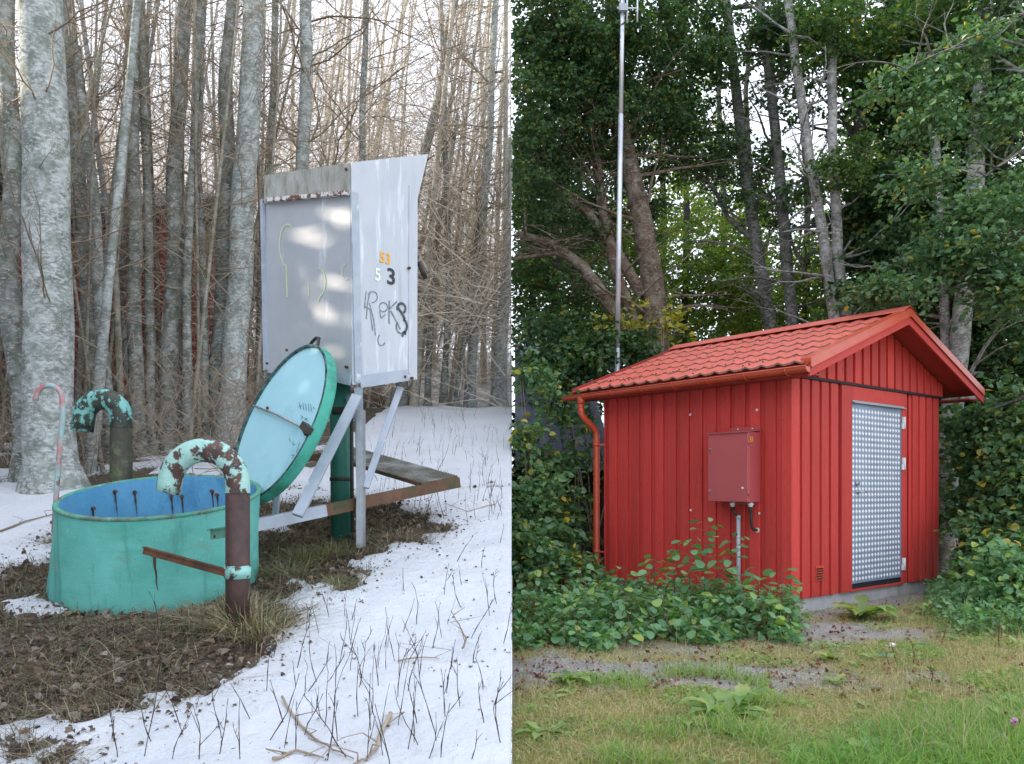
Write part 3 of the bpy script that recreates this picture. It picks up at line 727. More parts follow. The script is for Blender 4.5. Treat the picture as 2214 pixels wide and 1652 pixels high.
# trunks that can be told apart: pixel column at the foot, foot row, points up the stem, width in px
TR = [
 (118,1052,[(118,1052),(105,760),(98,400),(90,0),(86,-200)],104,86,'alder_pale','thickest pale grey alder trunk with lichen, nearest on the left behind the handrail'),
 (52,1035,[(52,1035),(30,700),(20,300),(15,-100)],44,34,'alder','pale alder trunk at the far left, left of the thickest trunk'),
 (222,985,[(222,985),(195,700),(165,350),(140,0),(132,-150)],36,26,'alder','leaning alder trunk just right of the thickest trunk, in front of the red barn'),
 (250,1000,[(250,1000),(215,700),(205,500),(190,330),(170,100)],30,18,'alder','second leaning alder trunk, crossing the corner of the red barn roof'),
 (268,990,[(268,990),(250,640),(235,480),(262,280),(300,60),(318,-60)],17,10,'sapling','thin brown stem that forks sharply to the right across the barn'),
 (300,975,[(300,975),(292,600),(285,300),(280,0),(278,-150)],34,24,'alder','straight alder trunk in front of the middle of the red barn'),
 (330,970,[(330,970),(322,600),(310,300),(305,0)],22,16,'alder','slim alder trunk standing behind the straight one before the barn'),
 (365,965,[(365,965),(372,600),(380,420),(390,200),(400,-60)],42,28,'alder','mottled alder trunk at the right hand corner of the red barn'),
 (400,968,[(400,968),(405,560),(420,300),(430,0)],22,14,'alder','dark alder trunk right of the barn corner'),
 (470,948,[(470,948),(485,560),(490,300),(500,-40)],44,26,'alder','thick leaning alder trunk right of the red barn'),
 (497,955,[(497,955),(510,700),(530,400),(545,150),(552,-80)],56,46,'alder_pale','broad pale alder trunk immediately left of the grey control cabinet'),
 (445,955,[(445,955),(440,620),(425,330),(440,0)],22,14,'alder','slender grey alder behind the broad trunks left of the cabinet'),
 (640,930,[(640,930),(645,600),(655,250),(668,-60)],34,26,'alder_pale','pale alder trunk rising behind the left top edge of the cabinet'),
 (560,900,[(560,900),(570,500),(590,200),(598,-60)],22,14,'alder','alder stem behind the left edge of the control cabinet'),
 (775,880,[(775,880),(780,500),(785,200),(790,-60)],18,12,'alder','straight alder stem rising above the cabinet roof'),
 (865,865,[(865,865),(885,500),(925,300),(960,150),(990,-50)],26,18,'alder','alder stem leaning right beside the cabinet hood'),
 (1015,860,[(1015,860),(1040,560),(1062,250),(1072,0),(1075,-80)],22,14,'alder_pale','slim pale alder stem leaning right, second from the right end of the wood'),
 (1080,858,[(1080,858),(1086,700),(1096,560),(1101,430),(1104,300)],36,10,'alder_pale','old broken pale trunk with straw at its foot, right end of the bank'),
 (960,866,[(960,866),(972,600),(965,350),(955,100),(950,-60)],14,9,'alder','upright thin alder stem right of the cabinet, in the snow'),
 (925,866,[(925,866),(932,700),(948,500),(990,250)],14,9,'alder','curved dark stem right of the cabinet strut'),
 (985,868,[(985,868),(1010,700),(1015,620),(1045,400)],13,8,'alder','thin bent stem between two leaning alders right of the cabinet'),
]
for i, (bx, by, pp, w0, w1, mk, lab) in enumerate(TR):
    x, y = bank_hit(bx, by); x = min(x, -.03)
    z0 = bz(x, y)
    pts = [Vector((x, y, z0-.08))] + [P(a, b, y + .15*(k+1) if i != 0 else y+.05*(k+1)) for k, (a, b) in enumerate(pp[1:])]
    for q in pts: q.x = min(q.x, -.09 if w0 < 36 else -.02-w1/2/F*q.y*1.2)
    wtree('alder_tree', lab, Vector((x, y, z0)), pts, w0/2/F*y, w1/2/F*y, M[mk], 10+i, nb=34 if w0 > 20 else 28, blen=1.5 if bx < 600 else 2.4, b0=.28, nsides=18 if w0 > 30 else 10, up=.35)
# the rest of the stand
rnd = random.Random(5)
for i in range(140):
    px = rnd.uniform(-40, 1085); y = rnd.uniform(9.2, 27) if px < 600 or rnd.random() < .4 else rnd.uniform(15.2, 30)
    if px > 780 and y < 15: y = rnd.uniform(15.3, 26)
    x = (px-CX)/F*y
    if x > -.15: continue
    if 140 < px < 380 and y < 14 and rnd.random() < .6: continue
    if y > 13.2 and y < 18.5 and px < 400: y = rnd.uniform(9, 12); x = (px-CX)/F*y
    z0 = bz(x, y); h = rnd.uniform(6.5, 10)+y*.15; lean = rnd.gauss(.02 if px < 650 else .14, .10); r = rnd.choice([.018,.022,.03,.04,.055])*(1 if y < 14 else 1.25)
    top = Vector((min(-.1, x+lean*h), y+rnd.gauss(0,.4), z0+h)); mid = Vector(((x+top.x)/2+rnd.gauss(0,.12), y, z0+h*.5)); mid.x = min(mid.x, -.08)
    thin = r < .035
    pl = 'at the far left of the winter wood' if px < 140 else 'in front of or beside the red barn' if px < 380 else 'between the barn and the grey cabinet' if px < 560 else 'rising behind the grey cabinet' if px < 930 else 'right of the grey cabinet, beyond the snow brow'
    ldir = 'leaning right' if top.x-x > .09*h else ('leaning left' if top.x-x < -.03*h else 'upright')
    wtree('alder_tree', ('thin ' if thin else 'thicker ')+ldir+' bare stem '+pl,
          Vector((x, y, z0)), [Vector((x, y, z0-.1)), mid, top], r, r*.45, M['stem_far' if y > 12.5 else ('sapling' if thin else ('alder' if rnd.random() < .4 else 'alder_pale'))], 100+i,
          nb=rnd.randint(16, 26), blen=rnd.choice([1.4,1.8,2.6]), b0=.12, nsides=7, twigs=2.4, one=True, group=('thin ' if thin else 'thicker ')+ldir+' stems '+pl)
# tangle of fine twigs and brush deep in the wood, no two of which can be followed
def twig_mass(name, label, n, boxf, seed, m, rr, ll, up=.4, segs=5):
    rg = np.random.default_rng(seed)
    p = np.array([boxf(rg) for _ in range(n)]); d = rg.normal(size=(n,3)); d[:,2] = np.abs(d[:,2])*up+.1; d[:,1] *= .6
    d /= np.linalg.norm(d,axis=1)[:,None]; L_ = rg.uniform(ll[0], ll[1], n)/segs; r = rg.uniform(rr[0], rr[1], n)
    V = np.zeros((n, segs+1, 3, 3)); 
    for i in range(segs+1):
        rad = r*(1-.8*i/segs)
        a = np.cross(d, [0.3,0.2,1.0]); a /= np.linalg.norm(a,axis=1)[:,None]; b = np.cross(d, a)
        for k in range(3):
            V[:,i,k] = p + (a*math.cos(2.094*k)+b*math.sin(2.094*k))*rad[:,None]
        d = d + rg.normal(size=(n,3))*.22; d[:,2] += .04; d /= np.linalg.norm(d,axis=1)[:,None]; p = p + d*L_[:,None]
        bad = p[:,0] > -.02; p[bad,0] = -.02
    idx = np.arange(n)[:,None]*(segs+1)*3; fs = []
    for i in range(segs):
        for k in range(3):
            k2 = (k+1)%3; fs.append(idx+np.array([i*3+k, i*3+k2, (i+1)*3+k2, (i+1)*3+k]))
    Ff = np.concatenate(fs, axis=1).ravel(); me = raw_mesh(name, V.reshape(-1,3), Ff, np.full(n*segs*3, 4), True)
    return tag(link_mesh(name, me, m), label, 'brush', None, 'stuff')
def bx_back(rg):
    y = rg.uniform(13, 34); px = rg.uniform(-60, 1098); x = (px-CX)/F*y
    if px < 380 and y < 20: y = rg.uniform(19, 34); x = (px-CX)/F*y
    h = rg.beta(1.1, 1.7)*9
    if px > 760 and h < 3.2 and rg.random() < .45: h += rg.uniform(1.5, 4)
    if h > 3.5 and rg.random() < .15+max(0, px-600)/1100: h *= .35
    return (x, y, bank_z(x, y)+h)
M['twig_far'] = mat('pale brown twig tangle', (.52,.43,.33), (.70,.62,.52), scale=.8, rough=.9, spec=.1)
twig_mass('brush', 'tangle of fine bare brown twigs filling the back of the winter wood', 19000, bx_back, 3, M['twig_far'], (.004,.009), (1.2,3.2))
def bx_near(rg):
    y = rg.uniform(8.6, 13); px = rg.uniform(-40, 640); x = (px-CX)/F*y
    return (x, y, bz(x, y)+rg.beta(1, 3)*1.6)
twig_mass('undergrowth', 'low tangle of dark bare twigs and stems on the forest floor behind the well', 1700, bx_near, 4, M['twig'], (.003,.006), (.4,1.1), up=.9)
def bx_right(rg):
    y = rg.uniform(15.5, 24); px = rg.uniform(560, 1098); x = (px-CX)/F*y
    return (x, y, bank_z(x, y)+rg.beta(1, 2.4)*3.2)
twig_mass('undergrowth', 'dense low thicket of bare shoots beyond the brow of the snow bank', 1700, bx_right, 6, M['twig_far'], (.003,.008), (.6,1.8), up=.8)

# ------------------------------------------------------------------ red barn behind the winter wood
M['barn_red'] = mat('weathered barn red boards', (.17,.022,.018), (.30,.048,.035), 4, stretch=(6,6,.6), rough=.85, bump=.3, rand=.25)
M['barn_roof'] = mat('dark corrugated barn roof', (.10,.10,.12), (.17,.17,.19), 5, rough=.7, layers=[((.5,.52,.55), 3, .62, .66)])
bd_ = 14.0; bx0, bx1 = (-330-CX)/F*bd_, (355-CX)/F*(bd_+.3)
barn = empty('barn', (bx1, bd_, bank_z(bx1, bd_)), 'old dark red board barn with dark metal roof, half hidden behind the alder trunks', 'barn')
zt = ZC+(HY-448)/F*bd_; zb = bank_z((bx0+bx1)/2, bd_)-.6
mb = MB(); mb.box(bx0, bx1-.02, bd_+.04, bd_+5, zb, zt-.02); mb.wbuild('wall_core', M['barn_red'], barn)
nbd = 46; wb = (bx1-bx0)/nbd
bd_me = None
for i in range(nbd):
    if bd_me is None:
        mb = MB(); mb.box(-wb*.44, wb*.44, -.02, .02, 0, zt-zb); bd_me = mb.build('board', M['barn_red'], barn); b_ = bd_me
    else: b_ = dup(bd_me, barn)
    b_.location = (bx0+wb*(i+.5)-barn.location.x, (.018 if i % 2 else 0), zb-barn.location.z)
mb = MB(); yr = bd_+2.6; zr = zt+1.15
mb.add([(bx0-.3, bd_-.35, zt-.1),(bx1+.3, bd_-.35, zt-.1),(bx1+.3, yr, zr),(bx0-.3, yr, zr),(bx1+.3, yr+2.9, zt-.1),(bx0-.3, yr+2.9, zt-.1)],[(0,1,2,3),(3,2,4,5)])
mb.add([(bx0-.3, bd_-.35, zt-.16),(bx1+.3, bd_-.35, zt-.16),(bx1+.3, yr, zr-.06),(bx0-.3, yr, zr-.06)],[(0,3,2,1),]); rf = mb.wbuild('roof', M['barn_roof'], barn)
for i in range(34):
    x = bx1+.28-i*.19; mb = MB() if i == 0 else mb
    if i == 0:
        mb.bar(Vector((0,0,0)), Vector((0, yr-bd_+.35, zr-zt+.1)), .04, .035); rb = mb.build('roof_rib', M['barn_roof'], rf); 
    else: rb = dup(rb, rf)
    rb.location = (x-barn.location.x, -.35, zt-.1-barn.location.z)
mb = MB(); mb.box(bx1-.06, bx1+.05, bd_-.03, bd_+.1, zb, zt); mb.wbuild('corner_board', M['barn_red'], barn)

# ------------------------------------------------------------------ leaf mould, dead grass, shoots on the bank
rg = np.random.default_rng(11)
def scatter_bank(n, cond, x0=-3.9, x1=-.01, y0=2.7, y1=8.3):
    out = []
    while len(out) < n:
        x = rg.uniform(x0, x1); y = rg.uniform(y0, y1)
        if abs(x)/y > .66: continue
        a = bare_at(x, y)
        if cond(a, x, y): out.append((x, y, snow_z(x, y, a)))
    return np.array(out)
M['litter'] = leaf_mat('brown leaf mould', [(0,(.035,.024,.018)),(.25,(.14,.088,.06)),(.45,(.28,.20,.14)),(.6,(.07,.05,.04)),(.78,(.19,.15,.125)),(.9,(.40,.35,.31)),(1,(.05,.04,.03))], .05, .8)
def out_well(x, y): return (x-cb.x)**2+(y-cb.y)**2 > .40
c = scatter_bank(10500, lambda a, x, y: a > -.10 and rg.random() < (.3+3*a if a > 0 else .10*(1+a*9)) and out_well(x, y)); c[:,2] += rg.uniform(0,.03,len(c))
me = leaves_mesh('leaf_litter', c, (.010+.05*rg.random(len(c))**2.2), rg, width=.34, up=.55, droop=.7, fold=.5)
tag(link_mesh('leaf_litter', me, M['litter']), 'brown decaying leaves covering the melted patch round the turquoise well', 'leaf litter', None, 'stuff')
M['straw'] = leaf_mat('straw coloured dead grass', [(0,(.20,.16,.09)),(.35,(.36,.30,.18)),(.6,(.46,.40,.26)),(.8,(.16,.13,.08)),(.93,(.09,.16,.05)),(1,(.2,.16,.1))], .1, .7)
c = scatter_bank(17000, lambda a, x, y: a > -.03 and out_well(x, y) and fbm(x, y, 2.2, 2, 8.) > -.25)
me = blades_mesh('dead_grass', c, rg.uniform(.03,.13,len(c)), rg, .0040, 1.9, bend=.5)
M['straw_dark'] = leaf_mat('matted dead grass', [(0,(.06,.045,.03)),(.3,(.20,.155,.11)),(.55,(.44,.37,.26)),(.7,(.09,.13,.05)),(.85,(.24,.19,.13)),(1,(.08,.06,.04))], .1, .8)
tag(link_mesh('dead_grass', me, M['straw_dark']), 'matted dead grass lying among the brown leaves on the melted patch', 'dead grass', None, 'stuff')
# debris crumbs on the snow
c = scatter_bank(1100, lambda a, x, y: a < -.01 and (rg.random() < .14 or a > -.22)); c[:,2] += .004
me = leaves_mesh('snow_debris', c, rg.uniform(.005,.026,len(c)), rg, up=1.2, droop=.6, fold=.5)
tag(link_mesh('snow_debris', me, M['litter']), 'brown leaf and bark crumbs strewn over the snow', 'debris', None, 'stuff')
# tussocks: things one could point at
def tussock(px, py, n, h, rad_, m, label, dirx=0):
    x, y = bank_hit(px, py); z = bz(x, y)
    a = rg.random(n)*2*PI; r = np.abs(rg.normal(size=n))*rad_*.55
    b = np.stack([x+np.cos(a)*r, y+np.sin(a)*r*.7, np.full(n, z-.01)], 1)
    b[:,0] = np.minimum(b[:,0], -.02)
    az = a + rg.normal(size=n)*.5
    if dirx: az = np.where(rg.random(n) < .6, (0 if dirx > 0 else PI)+rg.normal(size=n)*.9-.3, az)
    me = blades_mesh('grass_tuft', b-np.array([x,y,z]), rg.uniform(h*.4, h, n), rg, .0058, .9, bend=1.1, az=az)
    o = link_mesh('grass_tuft', me, m); o.location = (x,y,z); return tag(o, label, 'grass tuft')
M['green_straw'] = leaf_mat('half green winter grass', [(0,(.10,.14,.05)),(.3,(.26,.24,.12)),(.55,(.07,.12,.045)),(.75,(.34,.29,.17)),(1,(.12,.12,.06))], .15, .7)
tussock(525,1352,430,.30,.17,M['straw'],'big straw coloured grass tuft at the foot of the brown vent pipe')
tussock(500,1335,180,.24,.12,M['straw'],'smaller straw tuft hugging the front of the brown vent pipe')
tussock(565,1375,230,.26,.14,M['straw'],'flattened straw tuft spilling right of the brown vent pipe onto the snow')
tussock(430,1350,260,.20,.18,M['straw_dark'],'dark matted grass tuft before the well, left of the vent pipe',-1)
tussock(660,1205,360,.20,.16,M['green_straw'],'greenish grass tuft between the well and the stand post')
tussock(720,1190,330,.20,.16,M['green_straw'],'bright green and straw grass tuft at the foot of the green standpipe')
tussock(620,1235,260,.16,.15,M['green_straw'],'dark green grass tuft nearest the snow edge below the beam')
tussock(735,1262,220,.14,.14,M['green_straw'],'isolated low green tuft on the snow edge below the stand')
tussock(870,1165,240,.15,.2,M['straw_dark'],'dark flattened grass tuft in the melted patch right of the stand')
tussock(1075,850,300,.45,.12,M['straw'],'straw tuft hanging round the foot of the broken trunk')
tussock(600,1120,260,.2,.25,M['straw_dark'],'dark dry grass tuft under the steel beam beside the well')
# bare shoots sticking out of the snow
def shoot_mb(h, seed):
    r = random.Random(seed); mb = MB()
    def st(p, d, L_, rad_, lev):
        n = 6; q = [p]; rr = [rad_]
        for i in range(n):
            d = (d+Vector((r.gauss(0,.10), r.gauss(0,.10), .03))).normalized(); p = p+d*(L_/n); q.append(p); rr.append(rad_*(1-.6*(i+1)/n)*(1.5 if (i % 2) else .85))
            if lev < 2 and i > 0 and r.random() < .22:
                st(p, (d+Vector((r.gauss(0,.5), r.gauss(0,.5), .1))).normalized(), L_*r.uniform(.2,.5), rad_*.7, lev+1)
        mb.tube(q, rr, 4, caps=False)
    st(Vector((0,0,-.03)), Vector((r.gauss(0,.22), r.gauss(0,.15), 1)).normalized(), h, .0025, 0)
    return mb
SH = [(775,1545,.30),(690,1480,.26),(700,1560,.24),(655,1500,.20),(640,1450,.22),(735,1440,.26),(820,1490,.20),(855,1430,.28),(880,1500,.26),(905,1470,.22),
  (945,1600,.34),(880,1610,.28),(830,1620,.30),(760,1630,.30),(705,1640,.34),(640,1620,.20),(575,1600,.3),(545,1560,.22),(480,1600,.26),(470,1640,.22),(400,1590,.3),
  (390,1500,.22),(310,1640,.55),(255,1640,.30),(330,1610,.18),(575,1500,.3),(590,1420,.20),(610,1380,.2),(1000,1310,.22),(960,1290,.2),(1015,1380,.24),(1020,1440,.18),
  (1060,1330,.24),(1075,1300,.2),(1085,1390,.2),(900,1350,.2),(930,1400,.2),(870,1290,.16),(995,1530,.22),(960,1500,.22),(1050,1570,.18),(1085,1610,.26),(1015,1640,.14),
  (1065,1530,.14),(860,1560,.28),(800,1570,.24),(905,1560,.2),(730,1590,.3),(655,1575,.22),(615,1555,.2),(1040,1230,.16),(1080,1180,.16),(985,1220,.16),(1060,1060,.16),
  (830,1400,.18),(790,1640,.26),(845,1645,.24),(920,1640,.2),(520,1650,.24),(430,1650,.22),(370,1645,.2),(760,1350,.14),(1045,1490,.16),(975,1450,.16),(240,1600,.14),(1000,1270,.14)]
for i, (px, py, h) in enumerate(SH):
    x, y = bank_hit(px, py); z = bz(x, y)
    o = shoot_mb(h*1.15, 300+i).build('bare_shoot', M['twig_dark']); o.location = (x, y, z)
    tag(o, 'dark leafless shoot standing up out of the snow in the foreground', 'shoot', 'bare shoots in the snow')
protos = [shoot_mb(.22, 500+i) for i in range(14)]; pm = []
r_ = random.Random(8); cnt = 0
while cnt < 150:
    px = r_.uniform(800, 1095) if cnt < 125 else r_.uniform(560, 1000); py = r_.uniform(885, 1130) if cnt < 125 else r_.uniform(1300, 1640)
    x, y = bank_hit(px, py)
    if bare_at(x, y) > -.03 or x > -.04: continue
    k = cnt % 14
    if len(pm) <= k: o = protos[k].build('bare_shoot', M['twig_dark']); pm.append(o)
    else: o = dup(pm[k], None)
    o.location = (x, y, bz(x, y)); o.rotation_euler = (0, 0, r_.random()*6.28); s_ = r_.uniform(.7, 1.3); o.scale = (s_*.8, s_*.8, s_)
    tag(o, 'thin leafless shoot standing in the snow on the slope right of the stand' if py < 1200 else 'dark leafless shoot standing up out of the snow in the foreground', 'shoot',
        'thin shoots on the upper snow slope' if py < 1200 else 'bare shoots in the snow'); cnt += 1
# sticks lying on the snow
def stick(pts, r0, label, seed, lift=.012, m='twig'):
    w = []
    for px, py in pts:
        x, y = bank_hit(px, py); w.append(Vector((x, y, bz(x, y)+lift)))
    q = []
    for a, b in zip(w[:-1], w[1:]):
        for t in (0, .33, .66): q.append(a.lerp(b, t)+Vector((0, 0, .012*noise.noise(Vector((seed, a.x*9+t*3, 0))))))
    q.append(w[-1]); mb = MB(); mb.tube(q, [r0*(1-.7*i/len(q)) for i in range(len(q))], 6)
    rr = random.Random(seed)
    for k in range(2, len(q)-1, 3):
        mb.tube([q[k], q[k]+Vector((rr.gauss(0,.06), rr.gauss(0,.06), .04)), q[k]+Vector((rr.gauss(0,.12), rr.gauss(0,.12), .07))], [r0*.4, r0*.3, r0*.15], 4)
    o = mb.build('fallen_branch', M[m], off=w[0]); o.location = w[0]; return tag(o, label, 'branch')
stick([(845,1545),(822,1580),(815,1610),(790,1640),(765,1652)], .011, 'thick crooked grey branch lying on the snow near the bottom', 1)
stick([(610,1518),(650,1560),(680,1590),(720,1620),(765,1640)], .007, 'long thin brown branch lying on the snow at the bottom', 2)
stick([(0,1150),(55,1132),(125,1115)], .010, 'dark stick lying on the snow left of the handrail', 3)
stick([(1070,1095),(1010,1110),(960,1095)], .005, 'fine twig lying on the snow right of the footboard', 4)
stick([(590,1652),(640,1625),(700,1640)], .008, 'reddish branch lying on the snow at the bottom edge', 5)
stick([(860,1435),(915,1430),(950,1432)], .005, 'short dark twig flat on the snow in the middle right', 6)
stick([(1000,1430),(1008,1400),(992,1368),(975,1340)], .006, 'forked twig with a curl standing half upright in the snow', 7, .05)

# ------------------------------------------------------------------ spruces added out of view on the left to block and shape the sun
M['needle'] = leaf_mat('dark spruce needles', [(0,(.015,.035,.018)),(.5,(.025,.05,.025)),(1,(.02,.03,.015))], .05, .7)
def spruce(x, y, h, rad_, seed, hole=None):
    rg2 = np.random.default_rng(seed); z0 = bank_z(x, y)
    n = int(2300*rad_*h/8); t = rg2.random(n)**1.25
    a = rg2.random(n)*2*PI; rr = rad_*(1-t*.72)*(rg2.random(n)**.45)+.1; zz = z0+.3+t*(h-.3)
    c_ = np.stack([x+np.cos(a)*rr, y+np.sin(a)*rr, zz-.25*rr], 1); dr = np.stack([np.cos(a), np.sin(a), np.full(n,-.35)], 1)
    if hole is not None:
        for hx, hy, hz, rw, rh in hole:
            # gap cut in the crown so sun reaches the grey cabinet
            tt = (x - hx)/SUN_DIR.x; cy = hy + SUN_DIR.y*tt; cz = hz + SUN_DIR.z*tt
            keep = ((c_[:,1]-cy)/(rw+.11))**2 + ((c_[:,2]-cz)/(rh+.12))**2 > 1; c_ = c_[keep]; dr = dr[keep]
    root = empty('added_shade_spruce', (x, y, z0), 'dense dark spruce added out of view beyond the left edge to block the sun', 'tree', 'spruces added beyond the left edge for shade')
    me = leaves_mesh('crown', c_-np.array([x,y,z0]), rg2.uniform(.25,.5,len(c_)), rg2, width=.22, up=1.0, droop=.2, fold=.1, dirs=dr)
    link_mesh('crown', me, M['needle'], root)
    mb = MB(); mb.tube([(0,0,-.2),(0,0,h*.5),(0,0,h)], [.16,.1,.02], 8); mb.build('trunk', M['far_bark'], root)
def bk(px, py): q = back(px, py); return (q.x, q.y, q.z)
SUN_HOLES = [(*bk(655,500), .10, .17), (*bk(650,575), .07, .10), (*bk(662,670), .12, .10), (*bk(735,700), .07, .15), (*bk(735,390), .06, .10)]  # where sun patches should land on the cabinet, cut through the added spruces
ys_ = [2.0, 3.4, 4.8, 6.1, 7.3, 8.5, 9.7]
for i, yy in enumerate(ys_): spruce(-9.3-.5*(i % 2), yy, {8.5:5.3, 9.7:4.8}.get(yy, 6.0 if yy > 4 else 7), 1.5, 40+i, SUN_HOLES)
for i, yy in enumerate([11.0, 12.4, 13.8, 15.2]): spruce(-10.5-.7*(i % 2), yy, [6.3, 7.2, 13, 13][i], 2.0, 60+i)
for i, yy in enumerate([-4, -2.2, -.5, .8]): spruce(-8.8-.5*(i % 2), yy, 11, 1.8, 80+i)
# ================================================================== THE SUMMER YARD (x > 0)
def yard_z(x, y): return .02*fbm(x, y, .8, 3, 11.) - (.0 if y > 3 else (3-y)*.02) + max(0, y-13)*.03
def grav_at(x, y):
    """about 1 on bare gravel, 0 in grass"""
    g = 1.15*math.exp(-((y-5.75+.10*x)/.55)**2)*max(0, 1-max(0,x-1.3)/2.2)
    g = max(g, .95*math.exp(-((y-7.35)/.75)**2-((x-2.6)/1.35)**2))
    g = max(g, .55*math.exp(-((y-6.6)/.8)**2-((x-1.2)/1.6)**2))
    d = min(abs((x-2.78)*.773+(y-8.3)*.634), 9) ; s = (x-2.78)*-.636+(y-8.3)*.771
    if -.6 < s < .2 and 0 < (x-2.78)*.773+(y-8.3)*.634 < 3.6: g = max(g, .9*max(0, 1-abs(s+.15)/.45))
    return g + .35*fbm(x, y, 2.3, 4, 13.)
def yard_mat():
    m, nt, b = new_mat('gravel and poor turf'); v = coords(nt)
    grav = mixc(nt, noise_fac(nt, v, 70, .38, .62, 5, .7), (.20,.195,.195), (.52,.50,.49))
    grav = mixc(nt, noise_fac(nt, v, 4, .4, .7), grav, (.24,.19,.15))
    turf = mixc(nt, noise_fac(nt, v, 9, .35, .65, 8, .7), (.22,.22,.09), (.42,.34,.20))
    turf = mixc(nt, noise_fac(nt, v, 40, .5, .7, 6, .7), turf, (.10,.13,.05))
    at = nt.nodes.new('ShaderNodeAttribute'); at.attribute_name = 'v'
    n = N(nt, 'ShaderNodeTexNoise', Scale=22, Detail=7, Roughness=.7); nt.links.new(v, n.inputs['Vector'])
    ad = nt.nodes.new('ShaderNodeMath'); ad.operation = 'MULTIPLY_ADD'; nt.links.new(n.outputs['Fac'], ad.inputs[0]); ad.inputs[1].default_value = .8; nt.links.new(at.outputs['Fac'], ad.inputs[2])
    r = nt.nodes.new('ShaderNodeMapRange'); r.inputs[1].default_value = .75; r.inputs[2].default_value = 1.0; nt.links.new(ad.outputs[0], r.inputs[0])
    nt.links.new(mixc(nt, r.outputs[0], turf, grav), b.inputs['Base Color']); b.inputs['Roughness'].default_value = .9
    n2 = N(nt, 'ShaderNodeTexNoise', Scale=90, Detail=6, Roughness=.7); nt.links.new(v, n2.inputs['Vector'])
    bp = nt.nodes.new('ShaderNodeBump'); bp.inputs['Strength'].default_value = .7; bp.inputs['Distance'].default_value = .02
    nt.links.new(n2.outputs['Fac'], bp.inputs['Height']); nt.links.new(bp.outputs[0], b.inputs['Normal'])
    return m
grid('grassy_yard', axis([(0,6.5,.06),(6.5,12,.4),(12,160,15)]), axis([(-60,0,10),(0,3.2,.3),(3.2,10,.06),(10,18,.4),(18,260,20)]),
     lambda x, y, a: yard_z(x, y), yard_mat(), lambda x, y: grav_at(x, y) if (0 <= x < 7 and 3 < y < 11) else .1)['kind'] = 'structure'

# ------------------------------------------------------------------ red pump shed
CXY = (2.780, 8.300); AXA = (0.773, 0.634); AXB = (-0.636, 0.771)
def wood(name, c1, c2, dark):
    m, nt, b = new_mat(name)
    oi = nt.nodes.new('ShaderNodeObjectInfo')
    v = coords(nt, (9, 9, .55)); sh = nt.nodes.new('ShaderNodeVectorMath'); sh.operation = 'ADD'
    nt.links.new(v, sh.inputs[0]); cmb = nt.nodes.new('ShaderNodeCombineXYZ')
    ml = nt.nodes.new('ShaderNodeMath'); ml.operation = 'MULTIPLY'; ml.inputs[1].default_value = 40; nt.links.new(oi.outputs['Random'], ml.inputs[0])
    for i in range(3): nt.links.new(ml.outputs[0], cmb.inputs[i])
    nt.links.new(cmb.outputs[0], sh.inputs[1]); v = sh.outputs[0]
    col = mixc(nt, noise_fac(nt, v, 3, .3, .7), c1, c2)
    col = mixc(nt, noise_fac(nt, v, 16, .52, .74, 8, .75), col, dark)
    v2 = coords(nt, (1,1,.8)); a2 = nt.nodes.new('ShaderNodeVectorMath'); a2.operation = 'ADD'; nt.links.new(v2, a2.inputs[0]); nt.links.new(cmb.outputs[0], a2.inputs[1])
    col = mixc(nt, noise_fac(nt, a2.outputs[0], 42, .71, .76, 3, .5), col, [d*.5 for d in dark])     # knots and specks
    r = nt.nodes.new('ShaderNodeMapRange'); r.inputs[3].default_value = .84; r.inputs[4].default_value = 1.08; nt.links.new(oi.outputs['Random'], r.inputs[0])
    cc = nt.nodes.new('ShaderNodeCombineColor')
    for i in range(3): nt.links.new(r.outputs[0], cc.inputs[i])
    nt.links.new(mixc(nt, 1.0, col, cc.outputs[0], 'MULTIPLY'), b.inputs['Base Color']); b.inputs['Roughness'].default_value = .62; b.inputs['Specular IOR Level'].default_value = .35
    n2 = N(nt, 'ShaderNodeTexNoise', Scale=18, Detail=8, Roughness=.7); nt.links.new(v, n2.inputs['Vector'])
    bp = nt.nodes.new('ShaderNodeBump'); bp.inputs['Strength'].default_value = .35; bp.inputs['Distance'].default_value = .004
    nt.links.new(n2.outputs['Fac'], bp.inputs['Height']); nt.links.new(bp.outputs[0], b.inputs['Normal'])
    return m
M['red_wood'] = wood('falu red painted boards', (.55,.048,.040), (.63,.064,.052), (.30,.028,.025))
M['tile'] = mat('terracotta red coated steel', (.62,.125,.090), (.70,.155,.115), 5, rough=.45, bump=.03, rand=.05, layers=[((.42,.12,.08), 7, .60, .75), ((.75,.55,.48), 120, .70, .73)])
M['tile_edge'] = mat('tile edge with algae', (.38,.14,.09), (.30,.26,.19), 40, .42, .58, rough=.8)
M['gutter'] = mat('orange red coated steel', (.52,.070,.030), (.57,.085,.038), 6, rough=.32, spec=.6)
M['dark_red'] = mat('dark red fascia', (.30,.03,.025), (.36,.04,.03), 5, rough=.6)
M['concrete'] = mat('light grey concrete', (.42,.42,.45), (.52,.52,.54), 6, rough=.9, bump=.3, layers=[((.30,.31,.27), 8, .58, .7)])
M['black'] = mat('black rubber strip', (.012,.014,.02), rough=.7)
M['alu'] = mat('aluminium tread plate', (.24,.30,.41), (.30,.36,.48), 4, rough=.5, metal=.35)
M['alu_hi'] = mat('polished raised tread', (.86,.87,.90), rough=.4, metal=.0)
M['white_m'] = mat('white coated hinge', (.78,.79,.80), rough=.4)
M['chrome'] = mat('chromed steel', (.55,.56,.58), rough=.2, metal=.9)
M['screw'] = mat('pale screw cap', (.72,.70,.68), rough=.4)
shed = empty('shed', (CXY[0], CXY[1], 0), 'small red boarded pump shed with terracotta tiled roof and aluminium tread plate door', 'shed', rz=math.atan2(AXA[1], AXA[0]))
